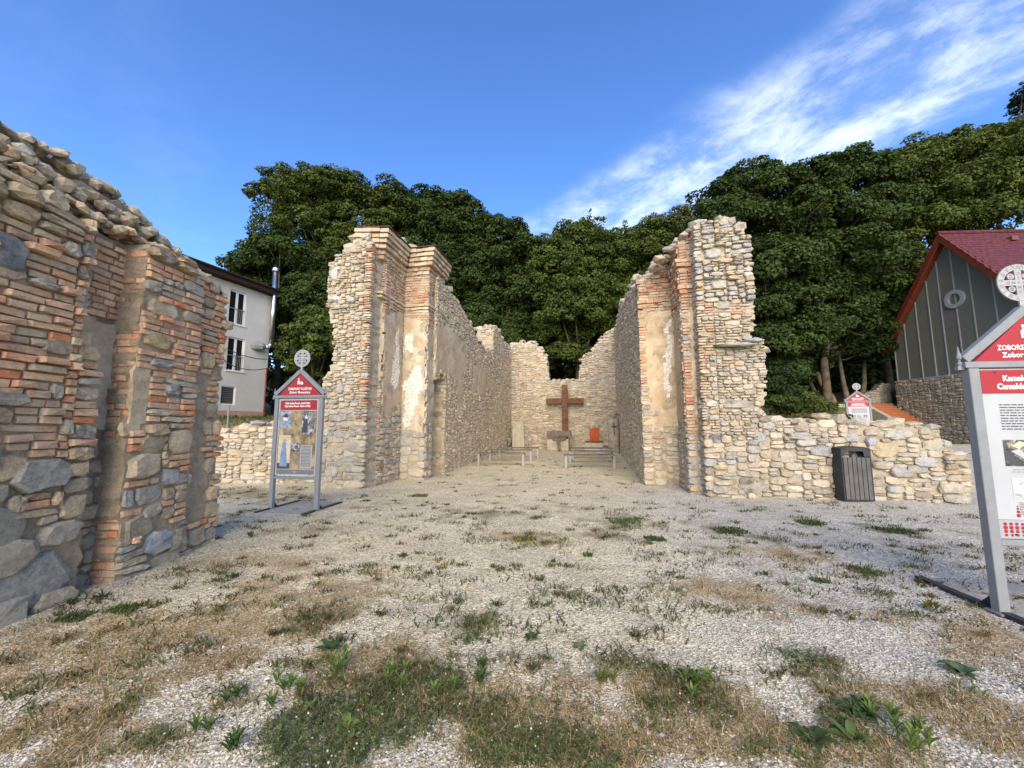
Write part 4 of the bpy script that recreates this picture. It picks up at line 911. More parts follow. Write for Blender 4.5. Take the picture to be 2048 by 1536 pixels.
# ------------------------------------------------------------------ information boards
def text(s, size, mat, name='lettering', parent=None, loc=(0, 0, 0), bold=.0, mirror=False, width=None, rot=0.):
    cu = bpy.data.curves.new('txt', 'FONT'); cu.body = s; cu.size = size; cu.align_x = 'CENTER'; cu.align_y = 'CENTER'; cu.offset = bold; cu.resolution_u = 2
    o = bpy.data.objects.new('txt', cu); COL.objects.link(o)
    dg = bpy.context.evaluated_depsgraph_get(); me = bpy.data.meshes.new_from_object(o.evaluated_get(dg)); me.name = name
    bpy.data.objects.remove(o); bpy.data.curves.remove(cu)
    v = np.zeros(len(me.vertices) * 3); me.vertices.foreach_get('co', v); v = v.reshape(-1, 3)
    if width: v[:, 0] *= width / max(1e-6, np.ptp(v[:, 0]))
    if mirror: v[:, 0] *= -1
    c, s_ = math.cos(rot), math.sin(rot)
    x = v[:, 0] * c - v[:, 1] * s_; z = v[:, 0] * s_ + v[:, 1] * c
    me.vertices.foreach_set('co', np.c_[x, np.zeros(len(v)), z].ravel()); me.update()
    me.materials.append(mat)
    r = bpy.data.objects.new(name, me); COL.objects.link(r); r.parent = parent; r.location = loc
    return r
def flat(parent, name, poly, y, mat):
    """flat print: a polygon in (x,z) on the board's face"""
    return mesh_obj(name, [(p[0], y, p[1]) for p in poly], [tuple(range(len(poly)))], mat, parent)
def rect(x0, x1, z0, z1): return [(x0, z0), (x1, z0), (x1, z1), (x0, z1)]
def ell(cx, cz, rx, rz, n=16, a0=0): return [(cx + rx * math.cos(a0 + 2 * math.pi * k / n), cz + rz * math.sin(a0 + 2 * math.pi * k / n)) for k in range(n)]
def photo_mat(name, stops, scale=9):
    m = Mat(name, .4); n = m.noise(scale, 6, .68, .8); m.color(m.ramp(n, stops)); return m.m
M['photo_bw'] = photo_mat('photo_black_white', [(.35, (.03, .03, .035)), (.5, (.16, .16, .17)), (.62, (.45, .45, .46)), (.75, (.62, .62, .62))], 13)
M['photo_aerial'] = photo_mat('photo_aerial', [(.35, (.02, .03, .02)), (.5, (.10, .10, .08)), (.6, (.34, .26, .22)), (.72, (.55, .50, .48))], 16)
M['photo_plan'] = photo_mat('photo_plan', [(.42, (.25, .26, .28)), (.5, (.55, .57, .60)), (.7, (.70, .72, .74))], 30)
M['photo_brown'] = photo_mat('photo_brown', [(.35, (.05, .03, .02)), (.55, (.20, .11, .05)), (.7, (.38, .28, .16))], 14)
M['photo_blue'] = photo_mat('photo_blue_grey', [(.35, (.10, .12, .15)), (.55, (.28, .32, .37)), (.75, (.46, .49, .53))], 11)
M['photo_robe'] = photo_mat('photo_robe_blue', [(.3, (.12, .17, .28)), (.7, (.28, .36, .50))], 10)
M['photo_cream'] = photo_mat('photo_cream', [(.3, (.42, .33, .20)), (.7, (.66, .58, .42))], 12)
M['skin_print'] = flat_mat('face_print', (.40, .27, .19), .5, 0, .1)

def medallion(parent, z, back=False):
    """round pierced medal on a stem: ring, cross, four small discs, letters round the rim"""
    R0, R1, t = .168, .118, .012
    mb = MB(); n = 40
    def ring(cx, cz, ro, ri, n):
        b = len(mb.v)
        for y in (-t / 2, t / 2):
            for r in (ro, ri):
                mb.v += [(cx + r * math.cos(2 * math.pi * k / n), y, cz + r * math.sin(2 * math.pi * k / n)) for k in range(n)]
        for k in range(n):
            j = (k + 1) % n
            for (p, q) in ((0, 1), (1, 3), (3, 2), (2, 0)): mb.f.append((b + p * n + k, b + p * n + j, b + q * n + j, b + q * n + k))
    ring(0, z, R0, R1, n)
    mb.box(-.026, .026, -t / 2 + .001, t / 2 - .001, z - R1 - .004, z + R1 + .004)
    mb.box(-R1 - .004, -.024, -t / 2 + .0015, t / 2 - .0015, z - .026, z + .026); mb.box(.024, R1 + .004, -t / 2 + .0015, t / 2 - .0015, z - .026, z + .026)
    for sx in (-1, 1):
        for sz in (-1, 1):
            mb.tube([(sx * .058, -t / 2 + .002, z + sz * .058), (sx * .058, t / 2 - .002, z + sz * .058)], .027, 14)
    mb.box(-.018, .018, -.006, .006, z - .26, z - R0 + .006)
    o = mb.build('medallion', M['medal'], parent)
    sg = -1 if back else 1
    rim = 'VRSNSMVSMQLIVB'
    ym = -t / 2 - .002
    text('PAX', .052, M['text_grey'], 'lettering', o, (0, ym, z + .140), .001, back)
    for k, ch in enumerate(rim):
        a = math.pi / 2 - sg * (.62 + k * (2 * math.pi - 1.24) / (len(rim) - 1))
        text(ch, .046, M['text_grey'], 'lettering', o, (.14 * math.cos(a), ym, z + .14 * math.sin(a)), .001, back, rot=a - math.pi / 2)
    for i, ch in enumerate('CSSML'): text(ch, .036, M['text_grey'], 'lettering', o, (0, ym, z + .082 - i * .041), .0008, back)
    for i, ch in enumerate('NDSMD'):
        if i != 2: text(ch, .036, M['text_grey'], 'lettering', o, (sg * (-.082 + i * .041), ym, z), .0008, back)
    for ch, sx, sz in (('C', -1, 1), ('S', 1, 1), ('P', -1, -1), ('B', 1, -1)): text(ch, .05, M['text_grey'], 'lettering', o, (sg * sx * .058, ym, z + sz * .058), .001, back)
M['medal'] = flat_mat('pale_cast_metal', (.33, .335, .33), .55, 0, .12, 14)

def board_frame(name, label, loc, rz, group):
    r = thing(name, label, 'information board', loc, rz, group)
    h = .465; zt = 2.04
    for sx in (-1, 1):
        mb = MB().box(sx * h - .04, sx * h + .04, -.035, .035, 0, zt); p = mb.build('post', M['grey_metal'], r, bevel=.004)
        MB().box(sx * h - .06, sx * h + .06, -.06, .06, .004, .02).build('foot_plate', M['grey_metal'], p)
        g = MB(); g.prism([(sx * h - .005, .02), (sx * h + .005, .02), (sx * h + .005, .14), (sx * h - .005, .14)], -.0, .0) if False else None
        tri = MB(); x = sx * h
        tri.v += [(x - .006, .035, .02), (x - .006, .16, .02), (x - .006, .035, .15), (x + .006, .035, .02), (x + .006, .16, .02), (x + .006, .035, .15)]
        tri.f += [(0, 1, 2), (5, 4, 3), (0, 3, 4, 1), (1, 4, 5, 2), (2, 5, 3, 0)]
        tri.build('brace', M['dark_metal'], p)
        # finial
        f = MB(); X = sx * (h + .075)
        f.tube([(X, 0, zt + .02), (X, 0, zt + .035), (X, 0, zt + .05), (X, 0, zt + .06), (X, 0, zt + .075), (X, 0, zt + .085), (X, 0, zt + .10), (X, 0, zt + .15), (X, 0, zt + .19), (X, 0, zt + .20)],
               [.014, .02, .019, .009, .009, .018, .02, .009, .004, .001], 8)
        f.box(X - .03, X + .02, -.015, .015, zt - .012, zt + .02)
        f.build('finial', M['grey_metal'], r)
    MB().box(-h - .07, h + .07, -.045, .045, zt, zt + .055).build('crossbar', M['grey_metal'], r, bevel=.004)
    MB().box(-h + .04, h - .04, -.03, .03, .55, .60).build('crossbar', M['grey_metal'], r, bevel=.004)
    ap = 2.56
    for sx in (-1, 1):
        MB().bar((sx * (h + .05), 0, zt + .075), (0, 0, ap), .07, .06, (0, 1, 0)).build('gable_bar', M['grey_metal'], r, bevel=.004)
    gp = MB().prism([(-h + .03, zt + .057), (h - .03, zt + .057), (0, ap - .055)], -.012, .012).build('gable_panel', M['red'], r)
    y = -.016
    # little emblem: a hermit's hut and a kneeling figure
    flat(gp, 'emblem', [(-.055, 2.30), (-.055, 2.36), (-.03, 2.39), (-.03, 2.36), (.0, 2.36), (.0, 2.30), (-.018, 2.30), (-.018, 2.335), (-.038, 2.335), (-.038, 2.30)], y, M['text_white'])
    flat(gp, 'emblem', ell(-.035, 2.405, .012, .014, 10), y - .001, M['text_white'])
    flat(gp, 'emblem', [(.012, 2.30), (.06, 2.30), (.06, 2.325), (.05, 2.345), (.03, 2.355), (.012, 2.335)], y - .0005, M['text_white'])
    text('ZOBORSKÝ KLÁŠTOR', .062, M['text_white'], 'lettering', gp, (0, y, 2.215), .0012, width=.50)
    text('Zobor Monastery', .062, M['text_white'], 'lettering', gp, (0, y, 2.15), .0012, width=.44)
    # sockets along the ground
    for sx in (-1, 1):
        MB().box(sx * h - .035, sx * h + .035, -.35, .72, -.02, .03).build('base_rail', M['dark_metal'], r)
    MB().box(-h + .036, h - .036, -.34, .71, -.03, .012).build('base_slab', M['slab_gravel'], r)
    medallion(r, 2.80, True)
    for px_, pz in ((-.3, .64), (.3, .64), (-.3, 2.0), (.3, 2.0)):
        MB().tube([(px_, -.026, pz), (px_, -.018, pz)], .008, 8).build('screw', M['dark_metal'], r)
    return r
M['slab_gravel'] = flat_mat('gravel_slab', (.36, .34, .30), .95, 0, .25, 30, .6)
def lines(parent, x0, x1, z0, z1, n, mat, y, h=.35, ragged=.12):
    """lines of small print, too small to read: one row of word-length dashes per line"""
    mb = MB(); dz = (z1 - z0) / n
    for i in range(n):
        z = z1 - (i + .5) * dz; x = x0; end = x1 - (rnd.random() * ragged * (x1 - x0))
        while x < end:
            w = min(rnd.uniform(.018, .06), end - x); mb.v += [(x, y, z - dz * h / 2), (x + w, y, z - dz * h / 2), (x + w, y, z + dz * h / 2), (x, y, z + dz * h / 2)]
            k = len(mb.v); mb.f.append((k - 4, k - 3, k - 2, k - 1)); x += w + .009
    return mesh_obj('small_print', mb.v, mb.f, mat, parent)
def far_left_board():
    r = board_frame('information_board', 'grey gabled board with a blue robed figure and brown prints, by the left pier', (-3.985, 7.13, 0), -.172, 'gabled information boards')
    MB().box(-.415, .415, -.02, .005, .62, 2.03).build('panel', M['white_print'], r)
    p = [c for c in r.children if c.name.startswith('panel')][0]
    y = -.0225
    flat(p, 'red_header', rect(-.385, .385, 1.82, 2.0), y, M['red'])
    text('Svätý Andrej Svorad - patrón Nitry', .05, M['text_white'], 'lettering', p, (-.02, y - .002, 1.945), .0016, width=.52)
    text('Saint Andrew Svorad - Patron of Nitra', .05, M['text_white'], 'lettering', p, (-.02, y - .002, 1.89), .0016, width=.54)
    flat(p, 'beige_print', rect(-.395, .395, .735, 1.81), y, M['beige_print'])
    flat(p, 'photo', rect(-.375, -.13, 1.48, 1.80), y - .001, M['photo_blue'])
    flat(p, 'photo', ell(-.25, 1.67, .055, .085), y - .002, M['photo_plan']); flat(p, 'photo', [(-.30, 1.68), (-.20, 1.68), (-.21, 1.735), (-.25, 1.76), (-.29, 1.735)], y - .003, M['text_black']); flat(p, 'photo', [(-.29, 1.62), (-.21, 1.62), (-.22, 1.56), (-.25, 1.53), (-.28, 1.56)], y - .003, M['text_grey'])
    flat(p, 'photo', rect(.09, .345, 1.37, 1.80), y - .001, M['photo_bw'])
    flat(p, 'photo', [(.10, 1.40), (.20, 1.40), (.22, 1.55), (.19, 1.66), (.13, 1.64), (.11, 1.5)], y - .002, M['text_black']); flat(p, 'photo', ell(.18, 1.69, .026, .034), y - .003, M['photo_plan'])
    flat(p, 'photo', rect(-.375, -.12, .80, 1.35), y - .001, M['photo_cream'])
    flat(p, 'photo', rect(-.375, -.12, .745, .84), y - .002, M['text_black'])
    flat(p, 'photo', [(-.33, .78), (-.17, .78), (-.20, 1.06), (-.22, 1.22), (-.28, 1.22), (-.31, 1.06)], y - .003, M['photo_robe'])
    flat(p, 'photo', ell(-.25, 1.26, .024, .034), y - .004, M['skin_print'])
    flat(p, 'photo', rect(-.105, .07, 1.05, 1.22), y - .001, M['photo_bw'])
    lines(p, -.12, .06, .80, 1.0, 9, M['text_grey'], y - .001, .22)
    flat(p, 'text_box', rect(.095, .335, .76, 1.17), y - .001, M['white_print'])
    lines(p, .11, .325, .78, 1.16, 15, M['text_black'], y - .002, .45)
    flat(p, 'grey_footer', rect(-.39, .39, .645, .725), y, M['panel_grey'])
    flat(p, 'emblem', [(-.01, .69), (.01, .69), (0, .665)], y - .001, M['text_white']); lines(p, -.06, .06, .683, .694, 1, M['text_white'], y - .001, .3)
far_left_board()
def near_board(name, label, loc, rz, small=False):
    r = board_frame(name, label, loc, rz, 'gabled information boards')
    MB().box(-.415, .415, -.02, .005, .76, 2.03).build('panel', M['white_print'], r)
    p = [c for c in r.children if c.name.startswith('panel')][0]
    y = -.0225
    flat(p, 'red_header', rect(-.415, .415, 1.815, 2.02), y, M['red'])
    text('Kamaldulský kláštor', .068, M['text_white'], 'lettering', p, (0, y - .002, 1.945), .0022, width=.50)
    text('Camaldolese Monastery', .068, M['text_white'], 'lettering', p, (0, y - .002, 1.875), .0022, width=.60)
    lines(p, -.30, .34, 1.50, 1.73, 10, M['text_black'], y, .36, .05)
    if small:
        for zz in (1.28, 1.02, .84):
            for xx in (-.3, -.08, .14): flat(p, 'photo', rect(xx, xx + .17, zz, zz + .13), y - .001, M['photo_bw'])
        lines(p, -.3, .3, 1.18, 1.26, 3, M['text_grey'], y, .3)
    else:
        flat(p, 'photo', rect(-.31, -.03, 1.20, 1.42), y, M['photo_aerial'])
        flat(p, 'photo', [(-.30, 1.31), (-.27, 1.31), (-.14, 1.22), (-.16, 1.20), (-.24, 1.20), (-.31, 1.26)], y - .001, M['text_black'])
        flat(p, 'photo', [(-.26, 1.325), (-.20, 1.345), (-.11, 1.26), (-.13, 1.235)], y - .002, M['white_print'])
        flat(p, 'photo', [(-.25, 1.37), (-.19, 1.41), (-.13, 1.39), (-.20, 1.345)], y - .002, M['photo_cream'])
        fr = flat(p, 'text_box', rect(.0, .33, 1.17, 1.44), y, M['text_grey']); flat(p, 'text_box', rect(.005, .325, 1.175, 1.435), y - .001, M['white_print'])
        lines(p, .02, .31, 1.19, 1.42, 9, M['text_black'], y - .002, .36, .05)
        lines(p, -.26, -.08, 1.165, 1.18, 1, M['text_grey'], y, .5); lines(p, -.27, -.06, 1.145, 1.16, 1, M['text_grey'], y, .5)
        flat(p, 'photo', rect(-.28, -.155, .95, 1.10), y, M['photo_plan']); flat(p, 'photo', rect(-.145, .02, .95, 1.10), y, M['photo_brown']); flat(p, 'photo', rect(.03, .2, .95, 1.10), y, M['photo_aerial'])
        flat(p, 'photo', [(-.11, .965), (-.02, .965), (-.02, 1.02), (-.065, 1.07), (-.11, 1.02)], y - .001, M['photo_cream'])
        lines(p, -.19, .2, .925, .94, 1, M['text_grey'], y, .5)
        lines(p, -.25, .34, .80, .905, 8, M['text_black'], y, .34, .05)
        for k, (zz, rr) in enumerate(((.87, .006), (.85, .009), (.825, .012), (.795, .015))): flat(p, 'red_dot', ell(-.265, zz, rr, rr, 12), y - .0005, M['red'])
        lines(p, -.235, .3, .785, .80, 2, M['text_grey'], y, .4)
    ft = MB().box(-.415, .415, -.018, .004, .605, .757).build('footer_panel', M['panel_grey2'], r)
    for i in range(14):
        for j in range(4):
            rr = .017 - .003 * abs(j - 1.2) - .0006 * i
            if rr > .004 and rnd.random() < .9: flat(ft, 'red_dot', ell(-.37 + i * .042, .725 - j * .03, rr, rr, 8), -.0205, M['red'])
M['panel_grey2'] = flat_mat('footer_grey', (.30, .31, .32), .45, 0, .05)
near_board('information_board', 'large gabled board with a red header and white text panel, cut off beside the camera', (4.49, 3.255, 0), -.12)
p3 = at_depth(1720, 849, 18.6)
near_board('information_board', 'small distant gabled board standing behind the low wall near the stairs', (p3[0], p3[1], gz(p3[0], p3[1])), -.3, True)

# ------------------------------------------------------------------ litter bin
def bin_():
    b = on_ground(1722, 1004)
    r = thing('litter_bin', 'dark metal litter bin with vertical wooden slats and an open hood', 'litter bin', (b[0], b[1] + .16, 0), -.13)
    w, d, h = .275, .17, 1.08
    MB().box(-w, -w + .018, -d, d, .02, h - .02).build('side_panel', M['dark_metal'], r); MB().box(w - .018, w, -d, d, .02, h - .02).build('side_panel', M['dark_metal'], r)
    MB().box(-w + .019, w - .019, d - .015, d, .02, .86).build('back_panel', M['dark_metal'], r)
    MB().box(-w + .019, w - .019, -d + .02, d - .016, .015, .05).build('floor_plate', M['dark_metal'], r)
    n = 6; W0 = 2 * w - .05
    for k in range(n):
        x0 = -W0 / 2 + k * W0 / n + .005
        MB().box(x0, x0 + W0 / n - .011, -d - .012, -d + .012, .045, .885).build('slat', M['wood_slat'], r, bevel=.003)
    MB().box(-w + .019, w - .019, -d + .013, -d + .02, .05, .88).build('liner', M['text_black'], r)
    # hood: curved top and an arch over the opening, front and back
    top = [(-w + .0, h - .02), (-w * .6, h + .015), (0, h + .03), (w * .6, h + .015), (w, h - .02)]
    mb = MB()
    mb.prism(top + [(w, h - .03), (w * .6, h), (0, h + .012), (-w * .6, h), (-w, h - .03)], -d, d); mb.build('hood', M['dark_metal'], r)
    for y0, y1 in ((-d, -d + .012), (d - .012, d)):
        mb = MB()
        pts = [(-w + .019, .90), (-w + .06, .90), (-w + .07, .97), (-w + .13, 1.01), (w - .16, 1.01), (w - .13, .985), (w - .125, .90), (w - .019, .90), (w - .019, h - .03), (w * .6, h - .005), (0, h + .008), (-w * .6, h - .005), (-w + .019, h - .03)]
        mb.prism(pts, y0, y1); mb.build('opening_frame', M['dark_metal'], r)
bin_()

# ------------------------------------------------------------------ chapel furniture
def flo(c, a): w = W(c, a); return (w[0], w[1], gz(w[0], w[1]))
def cross():
    r = thing('wooden_cross', 'tall reddish brown beam cross standing before the back wall', 'cross', flo(-1.5, 21.0), -AXA)
    z = 3.72 - r.location.z
    MB().box(-.15, .15, -.11, .11, 0, z).build('upright_beam', M['rust'], r, bevel=.008)
    MB().box(-1.02, -.151, -.105, .105, 2.62 - .14, 2.62 + .16).build('cross_beam', M['rust'], r, bevel=.008); MB().box(.151, 1.02, -.105, .105, 2.62 - .14, 2.62 + .16).build('cross_beam', M['rust'], r, bevel=.008)
cross()
def altar():
    r = thing('stone_altar', 'low stone block with a dark slab top at the foot of the cross', 'altar', flo(-1.75, 20.1), -AXA)
    MB().box(-.62, .50, -.3, .3, 0, .62).build('block', M['concrete'], r, bevel=.03)
    MB().box(-.60, .40, -.34, .34, .625, .72).build('ledge', M['dark_slab'], r, bevel=.015)
    MB().box(-.62, .62, -.36, .36, .725, 1.02).build('slab', M['dark_slab'], r, bevel=.02)
    k = thing('crucifix_figure', 'small weathered wooden crucifix figure leaning on the altar block', 'crucifix', flo(-1.72, 19.55), -AXA)
    mb = MB(); mb.tube([(0, 0, 0), (.02, 0, .2), (-.03, 0, .42), (0, 0, .62), (0, .02, .72)], [.05, .055, .075, .085, .05], 9)
    mb.tube([(-.34, .02, .60), (-.18, 0, .56), (0, 0, .58), (.18, 0, .57), (.36, .02, .61)], [.03, .04, .05, .04, .03], 8)
    mb.build('figure', M['dark_wood'], k, smooth=True)
    MB().add(rock_verts(.055, .055, .075) + np.array([.02, -.02, .80]), ICO_F).build('head', M['dark_wood'], k, smooth=True)
    MB().tube([(-.14, 0, 0), (.14, 0, .02)], .05, 8).build('foot_block', M['dark_wood'], k)
M['dark_wood'] = flat_mat('weathered_wood', (.20, .15, .10), .85, 0, .35, 8, .5)
M['pale_stone'] = flat_mat('pale_stone', (.42, .37, .27), .9, 0, .2, 4, .5)
M['grey_stone'] = flat_mat('grey_stone', (.33, .29, .22), .9, 0, .25, 5, .5)
altar()
def steles():
    r = thing('stone_stele', 'upright pale stone slab with a slanting edge, left by the back wall', 'stone slab', flo(-3.92, 20.0), -AXA + .1)
    MB().box(-.30, .18, -.12, .12, 0, 1.52).build('slab', M['pale_stone'], r, bevel=.015)
    MB().prism([(.182, 0), (.34, 0), (.30, 1.55), (.182, 1.55)], -.10, .10).build('bevelled_edge', M['pale_stone'], r)
    r = thing('stone_pile', 'dark pile of round stones heaped in the left back corner', 'stone pile', flo(-4.25, 20.3))
    for k in range(26):
        i = k % 6; j = k // 6
        MB().add(rock_verts(.10, .09, .085), ICO_F).build('stone', M['stone'], r, (-.35 + i * .13 + (j % 2) * .06, rnd.uniform(-.1, .1), .07 + j * .13), tones=jit((.13, .115, .10)))
    r = thing('plinth_block', 'low concrete plinth with a rusty top carrying the orange tablet', 'plinth', flo(.02, 20.3), -AXA)
    MB().box(-.48, .45, -.28, .28, 0, .44).build('block', M['concrete'], r, bevel=.015)
    MB().box(-.46, .47, -.30, .30, .445, .50).build('top_plate', M['rust'], r)
    t = thing('orange_tablet', 'bright orange stone tablet with a rounded top on the plinth', 'tablet', (r.location.x + .02, r.location.y, r.location.z + .502), -AXA)
    arch = [(-.24, 0), (.24, 0), (.24, .58)] + [(.24 * math.cos(a), .58 + .10 * math.sin(a)) for a in np.linspace(.15, math.pi - .15, 9)] + [(-.24, .58)]
    o = MB().prism(arch, -.06, .06).build('tablet_slab', M['orange_slab'], t, bevel=.012)
    MB().box(-.20, .20, -.066, -.061, .05, .055).build('incised_line', M['rust'], t)
    s = thing('stone_statue', 'tall carved stone figure bearing a small dark cross, right by the back wall', 'statue', flo(.95, 19.2), -AXA)
    mb = MB()
    prof = [(0, .26, .17), (.5, .25, .16), (.95, .25, .15), (1.25, .27, .15), (1.5, .28, .15), (1.66, .20, .13), (1.75, .15, .12)]
    n = 12; b = 0
    for (z, rx, ry) in prof:
        for k in range(n):
            a = 2 * math.pi * k / n; e = 3.2; ct, st = math.cos(a), math.sin(a); q = (abs(ct) ** e + abs(st) ** e) ** (-1 / e)
            mb.v.append((ct * q * rx + rnd.uniform(-.012, .012), st * q * ry + rnd.uniform(-.012, .012), z))
    for i in range(len(prof) - 1):
        for k in range(n): mb.f.append((i * n + k, i * n + (k + 1) % n, (i + 1) * n + (k + 1) % n, (i + 1) * n + k))
    mb.f.append(tuple((len(prof) - 1) * n + k for k in range(n))); mb.build('robe', M['grey_stone'], s, smooth=True)
    hd = MB(); hd.tube([(.02, -.02, 1.70), (.03, -.03, 1.80), (.05, -.05, 1.92), (.05, -.05, 2.03), (.04, -.04, 2.10)], [.12, .15, .17, .13, .04], 12); hd.build('veiled_head', M['grey_stone'], s, smooth=True)
    MB().add(rock_verts(.085, .07, .11) + np.array([.07, -.17, 1.92]), ICO_F).build('face', M['grey_stone'], s, smooth=True)
    c = thing('dark_cross', 'small dark metal cross fixed on the stone figure', 'cross', (s.location.x - .02, s.location.y - .2, s.location.z + .95), -AXA)
    MB().box(-.02, .02, -.02, .02, 0, .56).build('upright', M['dark_metal'], c); MB().box(-.13, -.021, -.018, .018, .34, .38).build('arm', M['dark_metal'], c); MB().box(.021, .13, -.018, .018, .34, .38).build('arm', M['dark_metal'], c)
    k = thing('stone_block', 'small dark stone block lying right of the stone figure', 'stone block', flo(1.25, 20.4), -AXA)
    MB().box(-.2, .2, -.2, .2, 0, .38).build('block', M['dark_slab'], k, bevel=.03); MB().box(-.21, .21, -.21, .21, .382, .44).build('cap', M['concrete'], k, bevel=.015)
    k = thing('white_plaque', 'small white plaque leaning on a grey block behind the right benches', 'plaque', flo(.35, 18.6), -AXA)
    MB().box(-.24, .16, -.015, .0, .05, .28).build('plate', M['white_print'], k); MB().box(-.05, .03, -.018, -.0155, .19, .22).build('mark', M['text_black'], k)
    MB().box(-.25, .42, .01, .2, 0, .25).build('block', M['grey_stone'], k, bevel=.015)
steles()
def bench(r, L):
    n = 2
    MB().box(-L / 2, L / 2, -.17, -.005, .42, .465).build('plank', M['bench_wood'], r, bevel=.005); MB().box(-L / 2, L / 2, .005, .17, .42, .465).build('plank', M['bench_wood'], r, bevel=.005)
    for sx in (-1, 1):
        x = sx * (L / 2 - .045)
        for y in (-.15, .15): MB().box(x - .035, x + .035, y - .012, y + .012, .0, .419).build('leg', M['bench_metal'], r)
        MB().box(x - .033, x + .033, -.135, .135, .385, .418).build('bracket', M['bench_metal'], r)
    return r
def copy_tree(o, parent=None):
    c = o.copy(); COL.objects.link(c); c.parent = parent
    for ch in list(o.children): copy_tree(ch, c)
    return c
def benches():
    spec = [((962, 928), (1045, 931), 'low plank bench on pale metal legs, front one of the left row'), ((983, 921), (1060, 922), 'low plank bench on pale metal legs, middle one of the left row'), ((1002, 916), (1074, 917), 'low plank bench on pale metal legs, rear one of the left row'),
            ((1133, 934), (1225, 934), 'low plank bench on pale metal legs, front one of the right row'), ((1141, 925), (1226, 926), 'low plank bench on pale metal legs, middle one of the right row'), ((1147, 918), (1222, 919), 'low plank bench on pale metal legs, rear one of the right row')]
    proto = None
    for k, (a, b, lab) in enumerate(spec):
        p, q = on_ground(*a, .1), on_ground(*b, .1); c = (p + q) / 2
        # keep the row parallel to the chapel's cross axis
        if proto is None:
            o = proto = bench(thing('bench', lab, 'bench', group='benches in the chapel'), 1.72)
        else: o = copy_tree(proto)
        o['label'] = lab; o.location = (c[0], c[1], gz(c[0], c[1])); o.rotation_euler = (0, 0, math.atan2(q[1] - p[1], q[0] - p[0]) * .3 - .06)
        L = float(np.linalg.norm((q - p)[:2])); o.scale = (1, 1, 1)
benches()

# ------------------------------------------------------------------ white house on the left
def house_mats():
    m = Mat('render_white', .9); n = m.noise(1.4, 6, .6); m.color(m.ramp(n, [(.3, (.47, .45, .40)), (.7, (.54, .52, .46))])); m.bump(m.noise(120, 3, .6), .25, .004); M['render'] = m.m
    M['plinth'] = flat_mat('plinth_terracotta', (.42, .26, .18), .9, 0, .12, 6)
    M['eave'] = flat_mat('dark_eave', (.035, .018, .014), .8, 0, .2, 5)
    M['frame_white'] = flat_mat('window_white', (.70, .70, .68), .5, 0, .04)
    m = Mat('window_glass', .08); m.color((.012, .014, .015)); m.set(Specular_IOR_Level=.6); M['pane'] = m.m
    M['pipe_red'] = flat_mat('red_downpipe', (.16, .035, .03), .5, 0, .1)
    M['shed_wood'] = flat_mat('shed_wood', (.06, .045, .038), .9, 0, .3, 4, .3)
    M['cable'] = flat_mat('cable_black', (.012, .012, .013), .7, 0, .1)
house_mats()
def opening_wall(x0, x1, z0, z1, ops, dep):
    """wall sheet in the (x,z) plane at y=0 with real openings and reveals"""
    xs = sorted({x0, x1, *[o[0] for o in ops], *[o[1] for o in ops]}); zs = sorted({z0, z1, *[o[2] for o in ops], *[o[3] for o in ops]})
    mb = MB()
    for i in range(len(xs) - 1):
        for j in range(len(zs) - 1):
            cx, cz = (xs[i] + xs[i + 1]) / 2, (zs[j] + zs[j + 1]) / 2
            if any(o[0] < cx < o[1] and o[2] < cz < o[3] for o in ops): continue
            mb.add([(xs[i], 0, zs[j]), (xs[i + 1], 0, zs[j]), (xs[i + 1], 0, zs[j + 1]), (xs[i], 0, zs[j + 1])], [(0, 1, 2, 3)])
    for (a, b, c, d) in ops:
        mb.add([(a, 0, c), (b, 0, c), (b, 0, d), (a, 0, d), (a, dep, c), (b, dep, c), (b, dep, d), (a, dep, d)], [(0, 1, 5, 4), (1, 2, 6, 5), (2, 3, 7, 6), (3, 0, 4, 7)])
    return mb
